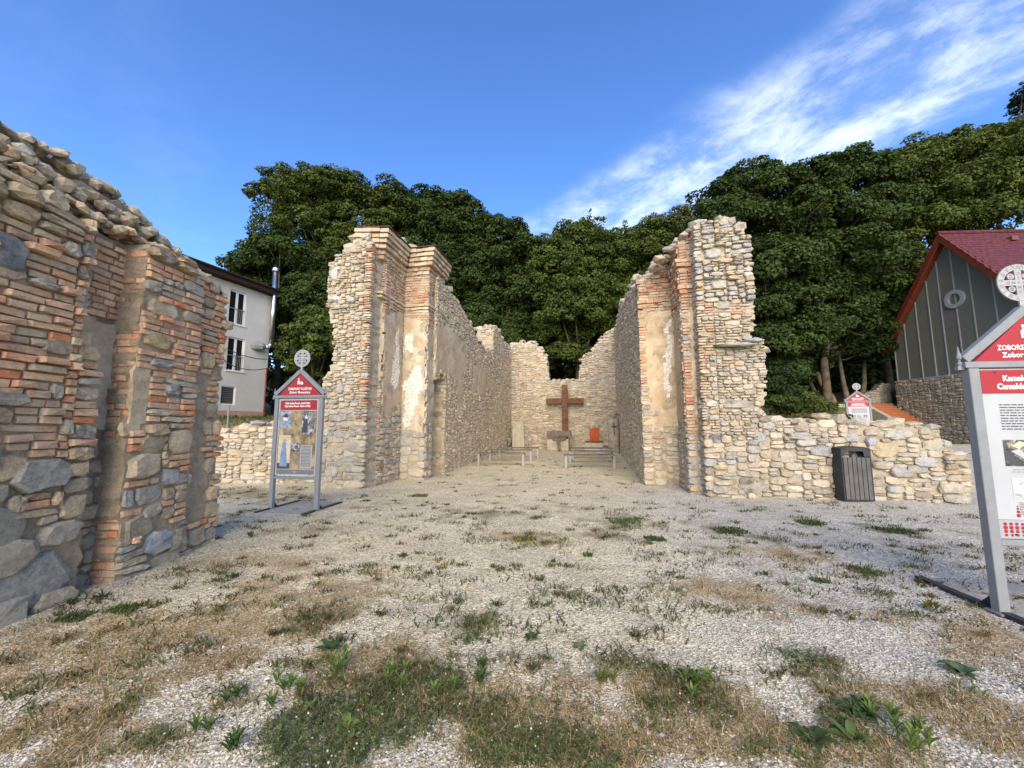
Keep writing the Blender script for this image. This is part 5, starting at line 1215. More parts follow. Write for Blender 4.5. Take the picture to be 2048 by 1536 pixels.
def white_house():
    O = np.array([-14.3, 22.0]); u = np.array([.326, .9454]); u /= np.linalg.norm(u); rz = math.atan2(u[1], u[0])
    z0 = 1.80
    r = thing('white_house', 'white rendered house with tall white framed windows and a dark brown overhanging eave', 'house', (O[0], O[1], 0), rz)
    def P(px, py): return on_plane(px, py, O, u)
    ops = []
    for (xl, xr, yt, yb) in ((461, 494, 583, 650), (457, 491, 676, 743)):
        a, zt = P(xl, (yt + yt - 8) / 2 + 3); b, _ = P(xr, yt); c = P((xl + xr) / 2, yb)[1]
        ops.append([a, b, c, P((xl + xr) / 2, yt)[1]])
    a, zt = P(443, 771); b, zb = P(469, 810); ops.append([a, b, zb, zt])
    zs = P(529, 588)[1]
    wins = ops[:2]
    for k in range(1, 3):           # further bays behind the near wall
        for o in wins: ops.append([o[0] - 4.2 * k, o[1] - 4.2 * k, o[2], o[3]])
    opening_wall(-16, 0, z0 + .47, zs, ops, .16).build('wall', M['render'], r)
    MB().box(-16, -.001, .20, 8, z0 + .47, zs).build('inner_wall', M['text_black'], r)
    MB().add([(0, 0, z0 - .5), (0, 8, z0 - .5), (0, 8, zs), (0, 0, zs)], [(0, 1, 2, 3)]).build('end_wall', M['render'], r)
    MB().box(-16, .02, -.03, 8, z0 - .5, z0 + .46).build('plinth', M['plinth'], r)
    for k, (a, b, c, d) in enumerate(ops):
        if k == 2:
            f = MB(); t = .05
            f.box(a, b, .04, .09, c, c + t).box(a, b, .04, .09, d - t, d).box(a, a + t, .042, .088, c + t, d - t).box(b - t, b, .042, .088, c + t, d - t)
            v = f.build('louvre_vent', M['frame_white'], r)
            n = 9
            for i in range(n):
                z = c + t + (i + .5) * (d - c - 2 * t) / n
                MB().bar((a + t, .07, z), (b - t, .07, z), .05, .012, (0, .7, .7)).build('louvre', M['grey_metal'], v)
            continue
        t = .07; mid = (a + b) / 2
        f = MB().box(a, b, .08, .15, c, c + t).box(a, b, .08, .15, d - t, d).box(a, a + t, .082, .148, c + t, d - t).box(b - t, b, .082, .148, c + t, d - t).box(mid - .06, mid + .06, .081, .149, c + t, d - t)
        w = f.build('window', M['frame_white'], r)
        MB().box(a + t, mid - .06, .11, .12, c + t, d - t).build('pane', M['pane'], w); MB().box(mid + .06, b - t, .11, .12, c + t, d - t).build('pane', M['pane'], w)
        rail = MB().tube([(a + .02, .03, c + (d - c) * .46), (b - .02, .03, c + (d - c) * .46)], .022, 6)
        for i in range(1, 6): rail.tube([(b - .02 - .09 * i, .03, c + .04), (b - .02 - .09 * i, .03, c + (d - c) * .46)], .008, 4)
        rail.build('railing', M['grey_metal'], w)
        MB().box(a - .05, b + .05, -.05, .07, c - .05, c - .003).build('sill', M['frame_white'], w)
    # overhanging eave and roof
    zt = zs + .55
    mb = MB(); mb.v = [(-17, -.5, zs + .02), (.12, -.5, zs + .02), (.12, -.5, zs + .36), (-17, -.5, zs + .36), (-17, .0, zs + .02), (.12, 0, zs + .02), (-17, 4, zs + 1.5), (.12, 4, zs + 1.5)]
    mb.f = [(0, 1, 2, 3), (0, 4, 5, 1), (3, 2, 7, 6), (1, 5, 7, 2), (0, 3, 6, 4)]
    mb.build('eave', M['eave'], r)
    MB().add([(-17, 4.0, zs + 1.52), (.12, 4.0, zs + 1.52), (.12, 9, zs + .2), (-17, 9, zs + .2)], [(0, 1, 2, 3)]).build('roof', M['eave'], r)
    MB().tube([(-17, -.57, zs + .30), (.15, -.57, zs + .30)], .06, 8).build('gutter', M['eave'], r)
    # downpipe and corner post
    MB().tube([(-.12, -.10, z0), (-.12, -.10, z0 + 3.0)], .04, 8).build('downpipe', M['pipe_red'], r)
    # steel flue
    a = P(533, 690)[0]; zt = P(534, 543)[1]; zb = P(531, 688)[1]
    fl = MB().tube([(a, -.35, zb), (a, -.35, zt)], .14, 14).build('flue_pipe', M['steel'], r, smooth=True)
    MB().tube([(a, -.35, zt + .003), (a, -.35, zt + .08), (a, -.35, zt + .22), (a, -.35, zt + .30)], [.15, .19, .20, .15], 14).build('flue_cap', M['steel'], fl, smooth=True)
    MB().tube([(a, -.35, zb - .003), (a - .02, -.35, zb - .16), (a - .14, -.33, zb - .24), (a - .34, -.32, zb - .25)], .135, 12).build('elbow', M['steel'], fl, smooth=True)
    MB().tube([(a - .343, -.32, zb - .25), (a - .5, -.32, zb - .25), (a - .72, -.16, zb - .25), (a - .74, 0, zb - .25)], [.14, .22, .26, .24], 8).build('wall_box', M['grey_metal'], fl)
    MB().bar((a, 0, zt - .9), (a, -.25, zt - .9), .04).build('bracket', M['steel'], fl)
    # open timber lean-to beyond the corner
    s = thing('timber_shed', 'dark open timber shelter with a sloping roof beside the white house', 'shed', (-13.6, 23.6, 1.8), rz - .6)
    for x in (0, 1.35, 2.7):
        for y in (0, 2.2): MB().box(x - .08, x + .08, y - .08, y + .08, -.4, 2.6 if y else 2.55).build('post', M['shed_wood'], s)
    MB().bar((-.3, 0, 2.64), (3.0, 0, 2.64), .14, .16).build('beam', M['shed_wood'], s); MB().bar((-.3, 2.2, 2.7), (3.0, 2.2, 2.7), .14, .16).build('beam', M['shed_wood'], s)
    MB().bar((.08, 0, 1.5), (1.27, 0, 2.5), .09).build('brace', M['shed_wood'], s)
    mb = MB(); mb.v = [(-.6, -.4, 4.9), (3.4, -.4, 2.9), (3.4, 2.7, 2.9), (-.6, 2.7, 4.9)]; mb.v += [(x, y, z + .12) for x, y, z in mb.v]
    mb.f = [(0, 1, 2, 3), (4, 7, 6, 5), (0, 4, 5, 1), (1, 5, 6, 2), (2, 6, 7, 3), (3, 7, 4, 0)]; mb.build('roof', M['grey_metal'], s)
    MB().box(-.2, 2.9, 2.29, 2.35, -.3, 2.6).build('back_boarding', M['shed_wood'], s)
    # cables slung across the house front
    for k, (pts, lab) in enumerate(((((395, 655), (443, 692), (480, 710), (520, 719), (560, 717)), 'upper black cable sagging in front of the white house'), (((395, 672), (443, 717), (470, 735), (505, 741), (532, 738), (560, 728)), 'lower black cable sagging in front of the white house'))):
        mb = MB(); c = np.array([at_depth(px, py, 19.6 - .02 * i) for i, (px, py) in enumerate(pts)])
        tt = np.linspace(0, len(c) - 1, 22); cc = np.c_[[np.interp(tt, np.arange(len(c)), c[:, j]) for j in range(3)]].T
        for _ in range(3): cc[1:-1] = (cc[:-2] + 2 * cc[1:-1] + cc[2:]) / 4
        o = mb.tube(list(cc), .022, 5).build('cable', M['cable'], None); tag(o, lab, 'cable')
    p = at_depth(455, 850, 15.5)
    o = MB().tube([(0, 0, -.2), (0, 0, .82)], .03, 6).tube([(0, 0, .823), (0, 0, .86)], .045, 6).build('marker_post', M['grey_metal'], None, (p[0], p[1], gz(p[0], p[1]))); tag(o, 'thin grey metal post on the grass before the white house', 'post')
white_house()

# ------------------------------------------------------------------ church hall on the right, stairs
def church():
    M['fascia'] = flat_mat('fascia_red', (.15, .030, .013), .7, 0, .15, 4)
    M['roof_tile'] = flat_mat('roof_tile', (.105, .024, .027), .5, 0, .35, 7)
    M['mullion'] = flat_mat('mullion_grey', (.33, .33, .30), .5, 0, .08)
    m = Mat('tinted_glass', .15); m.color((.25, .24, .20)); tr = m.N.new('ShaderNodeBsdfTransparent'); tr.inputs[0].default_value = (.75, .76, .70, 1)
    mx = m.N.new('ShaderNodeMixShader'); mx.inputs[0].default_value = .45; m.L.new(m.b.outputs[0], mx.inputs[1]); m.L.new(tr.outputs[0], mx.inputs[2]); m.L.new(mx.outputs[0], m.out.inputs[0]); M['tinted'] = m.m
    M['inside'] = flat_mat('inside_wall', (.30, .29, .25), .9, 0, .1, 3)
    O = np.array([24.5, 24.0]); t = np.array([-math.sin(R(3)), -math.cos(R(3))]); rz = math.atan2(t[1], t[0])
    r = thing('church_hall', 'chapel hall with a glazed gable over a stone base and a red tiled roof', 'chapel hall', (O[0], O[1], 0), rz)
    P = lambda px, py: on_plane(px, py, O, t)
    ze = P(1789, 684)[1]; sA, zA = P(1893, 474); zg = P(1797, 763)[1]
    S = sA * 2; k = (zA - ze) / sA
    roofz = lambda x: ze + k * (x if x < sA else S - x)
    # stone base
    B = Masonry('stone_base', 'x', 'x', O); bpy.data.objects.remove(B.root); B.root = r
    B.O = np.array([O[0], O[1], 0.]); n = np.array([-math.cos(R(3)), math.sin(R(3))])
    inv = Matrix.Rotation(-rz, 4, 'Z')
    pl = [(-.15, -.4), (S + .3, -.4), (S + .3, zg - .03), (-.15, zg - .03)]
    B.core(O, t, n, pl, .5, .14, (.34, .29, .21), .04)
    B.pieces(O, t, n, pl, stone_zone([(.34, .29, .20), (.30, .26, .19), (.38, .33, .24), (.27, .23, .17), (.33, .25, .15), (.29, .28, .24)], (.16, .42), (.09, .26), .04, 0), .06, .03, dscale=1.2)
    # the kit writes world-aligned offsets: turn them into the hall's own frame
    before = set(r.children)
    B.finish()
    for c in r.children:
        if c not in before:
            c.matrix_parent_inverse = inv
    MB().box(-.15, S + .3, -.02, 14, zg - .028, zg + .05).build('base_ledge', M['mullion'], r)
    MB().box(-.1, S + .2, .52, 14, -.4, zg - .04).build('base_block', M['inside'], r)
    # glazing: panes between mullions
    xs = [0] + [P(px, py)[0] for px, py in ((1812, 700), (1838, 690), (1865, 690), (1890, 690), (1921, 690), (1955, 690))]
    while xs[-1] + 1.0 < S: xs.append(xs[-1] + .95)
    xs.append(S)
    for a, b in zip(xs[:-1], xs[1:]):
        pts = [(a + .03, zg + .055), (b - .03, zg + .055), (b - .03, roofz(b - .03) - .1)]
        if a < sA < b: pts.append((sA, zA - .1))
        pts.append((a + .03, roofz(a + .03) - .1))
        MB().prism(pts, .05, .065).build('pane', M['tinted'], r)
    for x in xs:
        MB().box(x - .026, x + .026, .02, .10, zg + .052, max(zg + .2, roofz(min(max(x, .02), S - .02)) - .06)).build('mullion', M['mullion'], r)
    # ring window
    cx, cz = P(1909, 598); mb = MB(); n_ = 28
    for y in (-.05, .045):
        for rr in (.50, .30): mb.v += [(cx + rr * math.cos(2 * math.pi * i / n_), y, cz + rr * 1.0 * math.sin(2 * math.pi * i / n_)) for i in range(n_)]
    for i in range(n_):
        j = (i + 1) % n_
        for (p, q) in ((0, 1), (1, 3), (3, 2), (2, 0)): mb.f.append((p * n_ + i, p * n_ + j, q * n_ + j, q * n_ + i))
    mb.build('round_window_ring', M['medal'], r)
    # timbers and rooms seen faintly through the glass
    MB().bar((0, .8, ze), (S, .8, ze), .22, .22).build('tie_beam', M['mullion2'], r); MB().bar((.1, 1.2, ze - .5), (S, 1.2, ze - .5), .16, .16).build('tie_beam', M['mullion2'], r)
    for (a, b) in (((.25, ze + .1), (sA - .1, zA - .4)), ((S - .25, ze + .1), (sA + .1, zA - .4))): MB().bar((a[0], .8, a[1]), (b[0], .8, b[1]), .22, .18, (0, 1, 0)).build('rafter', M['mullion2'], r)
    for x in (.9, 2.9, 4.6): MB().box(x, x + .38, 1.0, 1.25, zg + .05, ze - .12).build('inner_column', M['mullion2'], r)
    MB().add([(0, 5.0, zg), (S, 5.0, zg), (S, 5.0, ze), (sA, 5.0, zA - .3), (0, 5.0, ze)], [(0, 1, 2, 3, 4)]).build('inner_wall', M['inside'], r)
    # fascia boards and roof
    ov = .45; a0 = -.38
    rz_ = lambda x: ze + k * x
    nl = math.hypot(1, k)
    for sg in (0, 1):
        X = (lambda x: x) if sg == 0 else (lambda x: S - x)
        mb = MB(); pts = [(X(a0), rz_(a0) - .28), (X(sA), zA - .28), (X(sA), zA + .22), (X(a0), rz_(a0) + .16)]
        mb.prism(pts, -ov, -ov + .12); mb.build('fascia', M['fascia'], r)
        mb = MB(); mb.prism([(X(a0), rz_(a0) - .05), (X(sA), zA - .05), (X(sA), zA + .10), (X(a0), rz_(a0) + .08)], -ov + .122, 14); mb.build('roof_slab', M['fascia'], r)
        # courses of tiles
        vs, fs = [], []; n = 30; L = math.hypot(sA - a0, k * (sA - a0)); cols = 46
        for i in range(n):
            t0, t1 = i / n, (i + 1.12) / n
            for j in range(cols):
                y0 = -ov - .02 + j * .31 + (.155 if i % 2 else 0); y1 = y0 + .30
                if y1 > 14: continue
                dz = rnd.uniform(0, .012)
                p0 = (a0 + (sA - a0) * t0, rz_(a0 + (sA - a0) * t0) + .24 + dz); p1 = (a0 + (sA - a0) * min(1, t1), rz_(a0 + (sA - a0) * min(1, t1)) + .20 + dz)
                b = len(vs); vs += [(X(p0[0]), y0, p0[1]), (X(p0[0]), y1, p0[1]), (X(p1[0]), y1, p1[1] - .01), (X(p1[0]), y0, p1[1] - .01), (X(p0[0]), y0, p0[1] - .05), (X(p0[0]), y1, p0[1] - .05)]
                fs += [(b, b + 1, b + 2, b + 3), (b, b + 4, b + 5, b + 1)]
        o = mesh_obj('roof_tiles', vs, fs, M['roof_tile'], r); o['kind'] = 'stuff'
        for y in (2.6, 6.2, 9.8):
            x = sA - .55; MB().box(X(x) - .12, X(x) + .12, y, y + .32, rz_(x) + .2, rz_(x) + .42).build('roof_vent', M['metal_cap'], r)
    MB().tube([(sA, -ov - .05, zA + .24), (sA, 14, zA + .24)], .11, 8).build('ridge_cap', M['roof_tile'], r)
M['mullion2'] = flat_mat('inner_timber', (.62, .60, .55), .7, 0, .1)
church()
def stairs():
    r = thing('stairs', 'terracotta steps with a pale side wall climbing beside the stone base', 'stairs', (22.7, 22.05, 1.25))
    n = 10; y0, y1 = 0, 2.5; zt = 2.87 - 1.25
    MB().box(.01, 1.6, .05, 2.4, -1.2, -.02).build('base', M['concrete'], r)
    for i in range(n):
        MB().box(0, 1.62, y0 + (y1 - y0) * i / n + (0 if i else 0), y0 + (y1 - y0) * (i + 1) / n + .03, zt * i / n - .25 if i else -.2, zt * (i + 1) / n - .03).build('riser', M['terracotta'], r)
        MB().box(-.0, 1.62, y0 + (y1 - y0) * i / n - .03, y0 + (y1 - y0) * (i + 1) / n + .01, zt * (i + 1) / n - .029, zt * (i + 1) / n).build('tread', M['tread'], r)
    mb = MB(); mb.v = [(x, y, z) for x in (-.30, -.02) for (y, z) in ((-.3, -1.2), (y1 + .2, -1.2), (y1 + .2, zt + .12), (y1 - .1, zt + .12), (-.3, .16))]
    mb.f = [(0, 1, 2, 3, 4), (9, 8, 7, 6, 5)] + [(i, 5 + i, 5 + (i + 1) % 5, (i + 1) % 5) for i in range(5)]
    mb.build('side_wall', M['concrete'], r)
    MB().box(-2.2, 2.0, y1 + .05, y1 + 3, zt - .3, zt + .0).build('landing', M['concrete'], r)
    Wp = Masonry('stone_pillar_wall', 'short broken stone wall stub at the head of the stairs', 'stone wall', (22.9, 25.6))
    O = np.array([0, 25.4]); u = np.array([1., 0]); nn = np.array([0, -1.])
    a, b = at_depth(1715, 800, 25.4), at_depth(1780, 768, 25.4)
    pl = [(a[0] - .8, 2.5), (b[0], 2.5), (b[0], b[2]), (b[0] - .6, b[2]), (b[0] - .9, b[2] - .35), (b[0] - 1.5, b[2] - .55), (a[0] - .8, 2.9)]
    Wp.core(O, u, nn, pl, .5, .12, (.27, .24, .18)); Wp.pieces(O, u, nn, pl, stone_zone(PAL_GREY, (.18, .4), (.1, .24)), .06, .03); Wp.finish()
M['tread'] = flat_mat('step_tread', (.46, .20, .10), .75, 0, .15, 4, .2)
stairs()

# ------------------------------------------------------------------ trees
def leaf_mat():
    m = Mat('leaf', .7); t = m.attr('tone'); m.color(t); m.set(Specular_IOR_Level=.12)
    tl = m.N.new('ShaderNodeBsdfTranslucent'); c2 = m.mix(1., t, (1.5, 1.5, .7), 'MULTIPLY'); m.L.new(c2, tl.inputs[0])
    mx = m.N.new('ShaderNodeMixShader'); mx.inputs[0].default_value = .22; m.L.new(m.b.outputs[0], mx.inputs[1]); m.L.new(tl.outputs[0], mx.inputs[2]); m.L.new(mx.outputs[0], m.out.inputs[0])
    return m.m
M['leaf'] = leaf_mat()
def unit(v): return v / np.maximum(1e-9, np.linalg.norm(v, axis=-1, keepdims=True))
def leaf_quads(P, Nrm, size, aspect=.75, fold=0.):
    n = len(P); t = unit(np.cross(Nrm, NR.normal(size=(n, 3)))); b = np.cross(Nrm, t)
    l = (size * NR.uniform(.65, 1.3, n))[:, None] * .5; w = l * aspect
    dr = np.array([0, 0, -1.]) * l * .25
    V = np.stack([P - t * l + dr * .5, P + b * w - t * l * .1, P + t * l + dr, P - b * w - t * l * .1], 1).reshape(-1, 3)
    return V, np.arange(n * 4).reshape(n, 4)
def crown_leaves(blobs, size, dens, squash=.62, tone=(.05, .08, .02), rc=(.5, .95), up=.45):
    """blobs (centre, radii): clumps on each blob's outside, leaves on each clump"""
    Vs, Ts = [], []
    for (c, rad) in blobs:
        rad = np.array(rad); area = 4 * math.pi * (rad[0] * rad[1] + rad[1] * rad[2] + rad[0] * rad[2]) / 3
        rr = (rc[0] + rc[1]) / 2; nc = max(5, int(area / (rr * rr) * .74))
        d = unit(NR.normal(size=(nc, 3))); d[:, 2] = np.where(d[:, 2] < -.5, -d[:, 2] * .6, d[:, 2]); d = unit(d)
        C = np.array(c) + d * rad * np.where(NR.uniform(0, 1, (nc, 1)) > .86, NR.uniform(1.05, 1.28, (nc, 1)), NR.uniform(.6, 1.05, (nc, 1))); Rc = NR.uniform(*rc, nc) * NR.uniform(.75, 1.2, nc)
        Rc = np.minimum(Rc, rad.min() * .6)
        ct = NR.uniform(.72, 1.3, nc)
        k = np.maximum(6, (dens * Rc ** 2 / size ** 2).astype(int))
        i = np.repeat(np.arange(nc), k); n = len(i)
        e = unit(NR.normal(size=(n, 3)) + d[i] * .55 + np.array([0, 0, .25])); sh = NR.uniform(.45, 1.05, n) ** .6
        P = C[i] + e * (Rc[i] * sh)[:, None] * np.array([1, 1, squash])
        nr = unit(e * .55 + np.array([0, 0, up]) + d[i] * .3 + NR.normal(size=(n, 3)) * .42)
        V, _ = leaf_quads(P, nr, size); Vs.append(V)
        T = np.array(tone)[None] * (ct[i] * NR.uniform(.75, 1.3, n))[:, None]
        T[:, 0] *= NR.uniform(.85, 1.25, n); Ts.append(np.repeat(T, 4, 0))
    V = np.concatenate(Vs); return V, np.arange(len(V)).reshape(-1, 4), np.concatenate(Ts)
LEAVES = [0]
def tree(name, label, Y, px_blobs, tone, size=.24, dens=15, trunk=None, cat='tree', group=None, rc=(.5, .95), squash=.62, up=.45, shoots=(), dep=.9, tr=.22):
    blobs = []
    for (px, py, rx, ry) in px_blobs:
        y = Y + rnd.uniform(-1.3, 1.3) + (0 if ry > 40 else -.5)
        c = at_depth(px, py, y); k = y / F * 1.02
        blobs.append((c, (rx * k, (rx + ry) * .5 * k * dep, ry * k)))
    cx = np.mean([b[0] for b in blobs], 0)
    tx = trunk if trunk is not None else (cx[0], Y + .3)
    g = gz(*tx); r = thing(name, label, cat, (tx[0], tx[1], g), group=group)
    off = np.array([tx[0], tx[1], g])
    top = cx - off; mb = MB()
    zc = max(1.2, top[2] * .9)
    mid = np.array([rnd.uniform(-.2, .2), rnd.uniform(-.2, .2), zc * .45])
    pts = [(0, 0, -.3), (tr * .3, 0, .4), tuple(mid), tuple(np.array([top[0] * .6, top[1] * .6, zc]))]
    mb.tube(pts, [tr * 1.5, tr, tr * .8, tr * .35], 9); mb.build('trunk', M['bark'], r, smooth=True)
    lb = MB()
    for (c, rad) in blobs:
        e = c - off; s0 = mid + (np.array(pts[3]) - mid) * rnd.uniform(0, .8); m_ = (s0 + e) / 2 + np.array([0, 0, -.3])
        lb.tube([tuple(s0), tuple(m_), tuple(e)], [tr * .4, tr * .28, .03], 6)
        for _ in range(3):
            q = e + unit(NR.normal(size=3)) * np.array(rad) * .8; lb.tube([tuple(m_ * .3 + e * .7), tuple(q)], [tr * .16, .015], 5)
    lb.build('limbs', M['bark'], r, smooth=True)
    V, Q, T = crown_leaves(blobs, size * .82, dens, squash, tone, rc, up)
    # upright leafy shoots
    for (px, py, h, lean) in shoots:
        b = at_depth(px, py + h, Y - .4); tpt = at_depth(px + lean, py, Y - .4); L = np.linalg.norm(tpt - b); n = int(L * 46)
        f = NR.uniform(0, 1, n) ** .9; P = b + (tpt - b) * f[:, None] + NR.normal(size=(n, 3)) * (.05 + .32 * (1 - f) ** .8)[:, None] * np.array([1, 1, .6])
        v, _ = leaf_quads(P, unit(NR.normal(size=(n, 3)) + np.array([0, -.4, .5])), size * .95, .6)
        V = np.concatenate([V, v]); T = np.concatenate([T, np.repeat(np.array(tone)[None] * NR.uniform(.9, 1.5, (n, 1)), 4, 0)])
        lb2 = MB().tube([tuple(b - off), tuple(tpt - off)], [.05, .012], 5); lb2.build('shoot', M['bark'], r)
    Q = np.arange(len(V)).reshape(-1, 4); LEAVES[0] += len(Q)
    o = quads_obj('crown', V - off, Q, M['leaf'], r, tones=T); o['kind'] = 'stuff'
    return r
def forest():
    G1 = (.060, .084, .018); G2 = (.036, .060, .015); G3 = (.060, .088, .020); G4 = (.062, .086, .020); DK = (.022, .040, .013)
    tree('locust_tree', 'tall airy tree with feathery crown left of the chapel, reaching highest on the left', 27, [(640, 392, 75, 46), (575, 372, 56, 26), (715, 435, 75, 55), (625, 470, 95, 50), (735, 520, 80, 60), (782, 385, 26, 26), (775, 440, 45, 40), (530, 392, 38, 20), (600, 425, 60, 30), (690, 380, 45, 32), (660, 560, 90, 60)], G1, .20, 9, cat='tree', rc=(.4, .75), squash=.42)
    tree('broadleaf_tree', 'dark round tree filling the gap between the house eave and the locust crown', 25.5, [(512, 525, 48, 36), (560, 510, 50, 36), (545, 580, 60, 48), (610, 560, 70, 55), (600, 630, 70, 50), (500, 560, 36, 36)], G2, .22, 14)
    tree('maple_tree', 'low bushy maple spreading in front of the timber shelter', 18.5, [(620, 672, 46, 30), (650, 650, 42, 32), (588, 705, 32, 24), (635, 720, 50, 36), (655, 700, 40, 46), (602, 735, 24, 16), (645, 755, 36, 22)], G3, .19, 15, trunk=(-9.7, 18.6), rc=(.35, .6))
    tree('maple_tree', 'dense maple with a rounded crown directly behind the left pier', 28, [(845, 440, 68, 52), (800, 420, 40, 36), (900, 450, 60, 48), (850, 520, 80, 62), (920, 520, 60, 56), (960, 480, 48, 44), (880, 600, 80, 62), (940, 600, 60, 52), (820, 560, 60, 60)], G2, .25, 15)
    tree('maple_tree', 'dense maple above the long left chapel wall, its top notched', 26.5, [(1000, 480, 48, 40), (1035, 520, 44, 42), (985, 560, 66, 56), (1045, 590, 52, 52), (1000, 640, 70, 52), (950, 660, 50, 46), (1060, 650, 46, 42), (1010, 700, 50, 40)], G2, .24, 15)
    tree('young_tree', 'young lighter tree with upright leafy shoots behind the chapel back wall', 25.5, [(1100, 535, 52, 52), (1165, 500, 55, 50), (1225, 520, 50, 52), (1135, 560, 60, 50), (1150, 620, 66, 52), (1220, 610, 52, 52), (1110, 660, 50, 46), (1180, 680, 60, 44), (1130, 720, 46, 32)], G3, .21, 13, rc=(.35, .65),
         shoots=[(1180, 418, 110, 0), (1150, 448, 90, -6), (1085, 472, 80, -10), (1205, 462, 70, 12), (1120, 480, 60, -14), (1170, 470, 60, 14), (1065, 480, 50, -6)])
    tree('young_tree', 'young lighter tree with forked shoots behind the right chapel wall', 26.5, [(1275, 500, 46, 44), (1310, 485, 46, 38), (1260, 590, 46, 50), (1340, 540, 60, 50)], G3, .21, 13, rc=(.35, .65), shoots=[(1255, 440, 80, -6), (1288, 436, 80, 10), (1300, 470, 50, 16)])
    tree('broadleaf_tree', 'pale green tree top peeping over the right pier', 31, [(1355, 452, 36, 28), (1320, 470, 36, 26), (1385, 462, 30, 28), (1350, 500, 60, 40)], (.075, .090, .035), .22, 13)
    tree('maple_tree', 'great dark maple standing close behind the right pier', 22.5, [(1440, 405, 48, 34), (1500, 372, 52, 38), (1470, 450, 66, 48), (1560, 385, 52, 42), (1545, 460, 78, 52), (1600, 420, 52, 42), (1530, 540, 72, 54), (1590, 520, 56, 50), (1560, 620, 66, 50), (1545, 690, 48, 40), (1600, 680, 46, 40), (1575, 745, 42, 30)], G2, .23, 15, rc=(.45, .85))
    tree('maple_tree', 'great dark maple with pale bare trunk between the right pier and the hall', 23.5, [(1640, 365, 60, 42), (1700, 350, 56, 40), (1750, 360, 44, 40), (1660, 440, 76, 52), (1740, 440, 66, 50), (1690, 520, 76, 52), (1640, 580, 62, 50), (1720, 600, 62, 50), (1680, 660, 60, 44), (1760, 540, 52, 50), (1770, 640, 30, 44)], G2, .24, 15, trunk=(19.6, 23.6), tr=.26)
    tree('cherry_tree', 'yellowish green tree with leaning shoots above the red roof', 24.5, [(1830, 330, 52, 42), (1890, 312, 52, 36), (1955, 306, 60, 42), (2030, 300, 56, 46), (1840, 400, 62, 46), (1920, 385, 66, 46), (2000, 380, 62, 52), (1790, 470, 46, 46), (1870, 450, 62, 40), (1960, 440, 72, 40), (2060, 400, 60, 50), (1800, 540, 46, 46)], G4, .22, 13, trunk=(26.5, 26.5), rc=(.4, .75),
         shoots=[(1890, 262, 60, 26), (1935, 262, 60, 34), (1990, 243, 70, 30), (1842, 285, 50, 24), (2020, 268, 50, 30)])
    tree('conifer_tree', 'dark conifer whose upper branches enter at the top right corner', 27, [(2044, 205, 12, 26), (2034, 258, 24, 14), (2066, 250, 34, 26), (2080, 190, 34, 40), (2090, 320, 50, 50)], (.018, .028, .014), .18, 9, rc=(.25, .45), squash=.35, trunk=(35.5, 27.2))
    tree('broadleaf_tree', 'shaded slender tree with pale stems left of the stairs head', 25.5, [(1640, 700, 46, 34), (1700, 690, 44, 34), (1600, 735, 36, 30), (1740, 700, 30, 40), (1660, 640, 50, 40)], DK, .22, 10, trunk=(21.0, 26.2), tr=.16)
    # the wood behind, one dark mass
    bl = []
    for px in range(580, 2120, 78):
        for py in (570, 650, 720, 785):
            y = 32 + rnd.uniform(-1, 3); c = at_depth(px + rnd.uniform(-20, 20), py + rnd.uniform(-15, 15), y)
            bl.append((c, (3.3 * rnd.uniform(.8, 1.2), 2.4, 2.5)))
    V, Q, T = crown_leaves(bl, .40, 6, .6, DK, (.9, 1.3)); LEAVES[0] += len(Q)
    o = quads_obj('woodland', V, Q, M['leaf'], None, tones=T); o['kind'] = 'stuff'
    # stems in the shade under the maples
    for k, (px, y, lean, lab) in enumerate(((1668, 25.0, -.9, 'leaning pale bare stem left of the stairs head'), (1694, 25.6, -.1, 'straight grey bare stem behind the distant board'), (1722, 26.2, .5, 'thin grey bare stem nearest the stone stub'))):
        b = at_depth(px, 790, y); g = gz(b[0], b[1]); o = MB().tube([(0, 0, -.3), (lean * .15, 0, .4), (lean * .8, .1, 1.4), (lean * 1.4, .2, 3.6)], [.24, .17, .14, .09], 8).build('tree_stem', M['bark_pale'], None, (b[0], b[1], g), smooth=True)
        tag(o, lab, 'tree stem')
    # shrubs on the bank
    sh = [((1560, 800, 42, 30), 18.0, 'dark glossy shrub against the foot of the right pier', G2), ((1600, 808, 50, 26), 18.6, 'low spreading green shrub at the middle of the bank', G3), ((1630, 822, 32, 20), 18.0, 'yellowish low shrub on the bank left of the distant board', G4), ((1545, 765, 34, 34), 18.4, 'upright dark shrub beside the ragged edge of the right pier', DK), ((1625, 838, 60, 12), 16.8, 'dry mixed ground shrub just over the low wall', (.085, .085, .03))]
    for (b, y, lab, tn) in sh: tree('shrub', lab, y, [b, (b[0] - b[2] * .4, b[1] + 6, b[2] * .6, b[3] * .7), (b[0] + b[2] * .45, b[1] + 8, b[2] * .6, b[3] * .6)], tn, .13, 13, cat='shrub', rc=(.2, .4), tr=.05)
M['bark_pale'] = flat_mat('pale_bark', (.17, .14, .095), .95, 0, .35, 4, .6)
forest()

